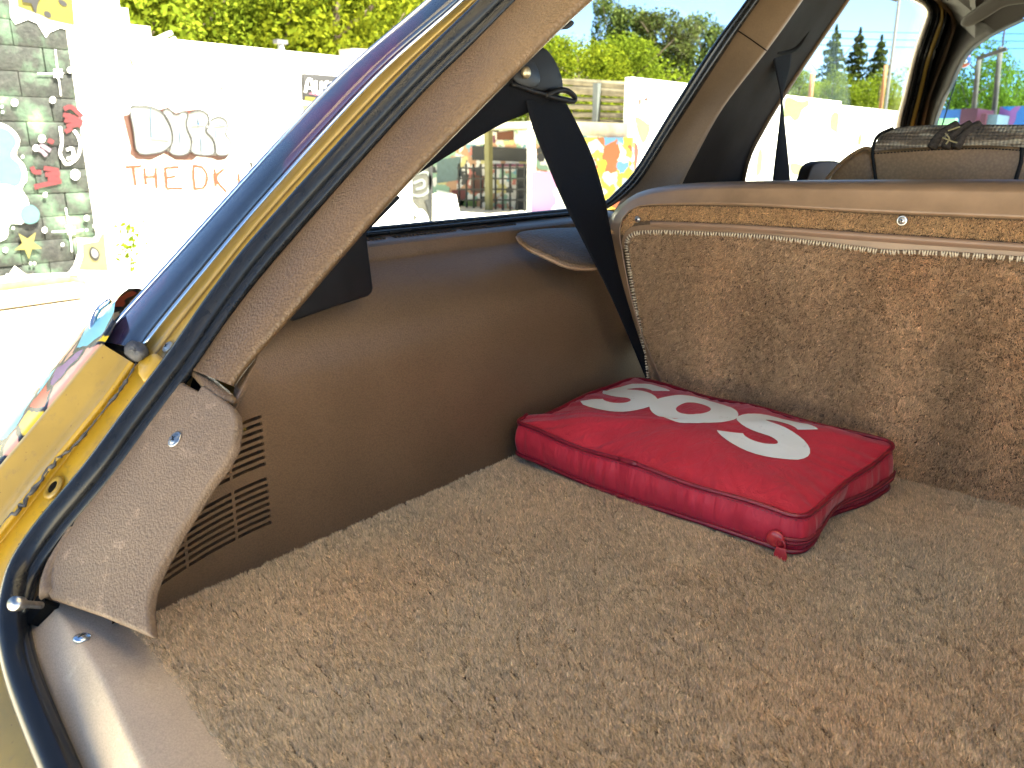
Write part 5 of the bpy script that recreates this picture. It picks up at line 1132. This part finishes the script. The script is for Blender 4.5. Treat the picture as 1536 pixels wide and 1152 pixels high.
for s in ss:
    xy = bc + (Rt[:, :2] - bc) * s; zb_ = zavg + (ztop - zavg) * s
    rings.append(np.array([(p[0], p[1], zb_[i] + bulge(s) + topz(p, s, th_[i])) for i, p in enumerate(xy)]))
shell = loft_obj('bag_body', rings, M['nylon'], bag, True, cu=True)
order = np.argsort(th_); tt_, rr_ = th_[order], np.linalg.norm(Rt[order, :2] - bc, axis=1); zt_ = ztop[order]
def bag_z(x, y):
    th = math.atan2(y - bc[1], x - bc[0]); rmax = np.interp(th, tt_, rr_, period=2 * math.pi); s = min(.999, math.hypot(x - bc[0], y - bc[1]) / rmax)
    return zavg + (np.interp(th, tt_, zt_, period=2 * math.pi) - zavg) * s + bulge(s) + topz((x, y), s, th)
tube('piping', Rt + np.column_stack([nout * .001, np.full(NB, .0015)]), .0034, M['piping'], bag, 8, True)
tube('piping', Rb + np.column_stack([nout * .001, np.full(NB, -.001)]), .0034, M['piping'], bag, 8, True)
# joint sleeves of the piping
for x0 in (-.585,):
    ii = [i for i in range(NB) if ol[i, 1] < .95 and x0 < ol[i, 0] < x0 + .035]; ii = sorted(ii, key=lambda i: ol[i, 0])
    tube('piping_joint', Rt[ii] + np.column_stack([nout[ii] * .001, np.full(len(ii), .0015)]), .0041, M['piping'], bag, 8)
    tube('piping_joint', Rb[ii] + np.column_stack([nout[ii] * .001, np.full(len(ii), -.001)]), .0041, M['piping'], bag, 8)
# seam stitches above and below
mb = MB()
for R_, dz in ((Rt, -.0052), (Rb, .0052)):
    for i in range(NB):
        if ol[i, 1] < 1.0 or ol[i, 0] > -.42:
            f = .10 if dz > 0 else .90; q = ol[i] + nout[i] * (pin_b[i] * (1 - f) + pin_t[i] * f + .0045 * math.sin(f * math.pi) + wr[i] * .4 + .0006); zc = zbot[i] * (1 - f) + ztop[i] * f
            t2 = np.array([-nout[i][1], nout[i][0]]); a = np.array([*(q - t2 * .0013), zc]); b2 = np.array([*(q + t2 * .0013), zc]); mb.tube([a, (a + b2) / 2, b2], .0005, 4)
tag(mb.build('seam_stitches', M['piping'], bag), kind='stuff')
# zip along the right end, low on the gusset
zi = [i for i in range(NB) if (ol[i, 0] > -.345 and ol[i, 1] < 1.215)]; zi = sorted(zi, key=lambda i: math.atan2(ol[i, 1] - bc[1], ol[i, 0] - bc[0]))
def gus(i, f, o_=0.0): 
    q = ol[i] + nout[i] * (pin_b[i] * (1 - f) + pin_t[i] * f + .0045 * math.sin(f * math.pi) + o_); return np.array([q[0], q[1], zbot[i] * (1 - f) + ztop[i] * f])
M['ziptape'] = plain('zip_tape', (.17, .010, .018), .6, var=.15, vscale=100)
zz_ = loft_obj('zip', [[gus(i, f, o_) for i in zi] for f, o_ in ((.20, .0015), (.22, .0042), (.29, .0046), (.30, .0030), (.33, .0030), (.34, .0048), (.41, .0044), (.43, .0015))], M['ziptape'], bag)
mb = MB()
zp3 = np.array([gus(i, .315, .0036) for i in zi]); zd = np.r_[0, np.cumsum(np.linalg.norm(np.diff(zp3, axis=0), axis=1))]
for s in np.arange(0, zd[-1], .0022):
    p = np.array([np.interp(s, zd, zp3[:, k]) for k in range(3)]); mb.box(p - np.array([.0007, .0007, .0012]), p + np.array([.0007, .0007, .0012]))
tag(mb.build('zip_teeth', M['nylon'], zz_), kind='stuff')
k0 = zi[0]; zc = gus(k0, .33, .006); on_ = np.array([*nout[k0], 0]); on_ = unit(on_)
pull_mat = plain('red_enamel', (.40, .02, .03), .3, var=.2, vscale=100, coat=.4)
zc = onY(1190, 815, float(zc[1]) - .004) if False else zc
sl_ = MB().add(*disc_lathe([(.0115, -.002), (.0115, .0018), (.0085, .0035), (.001, .0038)], zc, on_, 20)).build('zip_slider', pull_mat, bag, True)
xr2, yu2, _ = frame(on_)
tube('pull_ring', [zc + on_ * .004 + xr2 * (.0085 + .0055 * math.cos(a)) + yu2 * (-.004 + .0065 * math.sin(a)) for a in np.linspace(0, 2 * math.pi, 22)[:-1]], .0012, pull_mat, sl_, 6, True)
pc = zc + on_ * .0060 + xr2 * .010 - yu2 * .0215
pts = [pc + xr2 * a + yu2 * b_ for a, b_ in ((-.0060, .014), (.0060, .014), (.0085, .005), (.0078, -.013), (.005, -.0165), (-.005, -.0165), (-.0078, -.013), (-.0085, .005))]
pt_ = prism('pull_tab', pts, on_, .0016, pull_mat, sl_, .0005, 2)
# front corner seam of the gusset
# SOS lettering
def S_center(n=46):
    a1 = np.linspace(math.radians(28), math.radians(270), n // 2); a2 = np.linspace(math.radians(90), math.radians(-152), n // 2)
    up_ = np.stack([.040 * np.cos(a1), .0335 + .0265 * np.sin(a1)], 1); lo_ = np.stack([.043 * np.cos(a2), -.0265 + .0335 * np.sin(a2)], 1)
    lo_[:, 1] = lo_[:, 1]; return np.vstack([up_, lo_[1:]])
def letter(poly_loops, cx, cy, name, rot=0.0, sx=1.0, sy=1.0, shear=0.0):
    """strips of quads laid on the bulging top"""
    mb = MB(); 
    for A, B_ in poly_loops:
        cols = []
        for w_ in np.linspace(0, 1, 7):
            L = A * (1 - w_) + B_ * w_; X_ = L[:, 0] * sx + L[:, 1] * shear; Y_ = L[:, 1] * sy
            xr_ = cx + X_ * math.cos(rot) - Y_ * math.sin(rot); yr_ = cy + X_ * math.sin(rot) + Y_ * math.cos(rot)
            cols.append([(x, y, bag_z(x, y) + .0011) for x, y in zip(xr_, yr_)])
        mb.add(*loft(cols))
    o = mb.build(name, M['print'], bag, True); return o
sc_ = S_center(); tg3 = np.gradient(sc_, axis=0); tg3 /= np.linalg.norm(tg3, axis=1)[:, None]; nn3 = np.stack([-tg3[:, 1], tg3[:, 0]], 1)
prm = np.linspace(0, 1, len(sc_)); hw = np.interp(prm, [0, .15, .5, .85, 1], [.0145, .0172, .0215, .0190, .0180])[:, None]
SA, SB_ = sc_ + nn3 * hw, sc_ - nn3 * hw
aa = np.linspace(0, 2 * math.pi, 61); OA = np.stack([.0655 * np.cos(aa), .067 * np.sin(aa)], 1); OB = np.stack([.0245 * np.cos(aa), .030 * np.sin(aa)], 1)
letter([(SA, SB_)], -.703, 1.122, 'letter_s', -.03, 1.12, 1.0); letter([(OA, OB)], -.574, 1.118, 'letter_o', -.03, 1.08, 1.0); letter([(SA, SB_)], -.441, 1.106, 'letter_s', -.03, 1.12, 1.0)
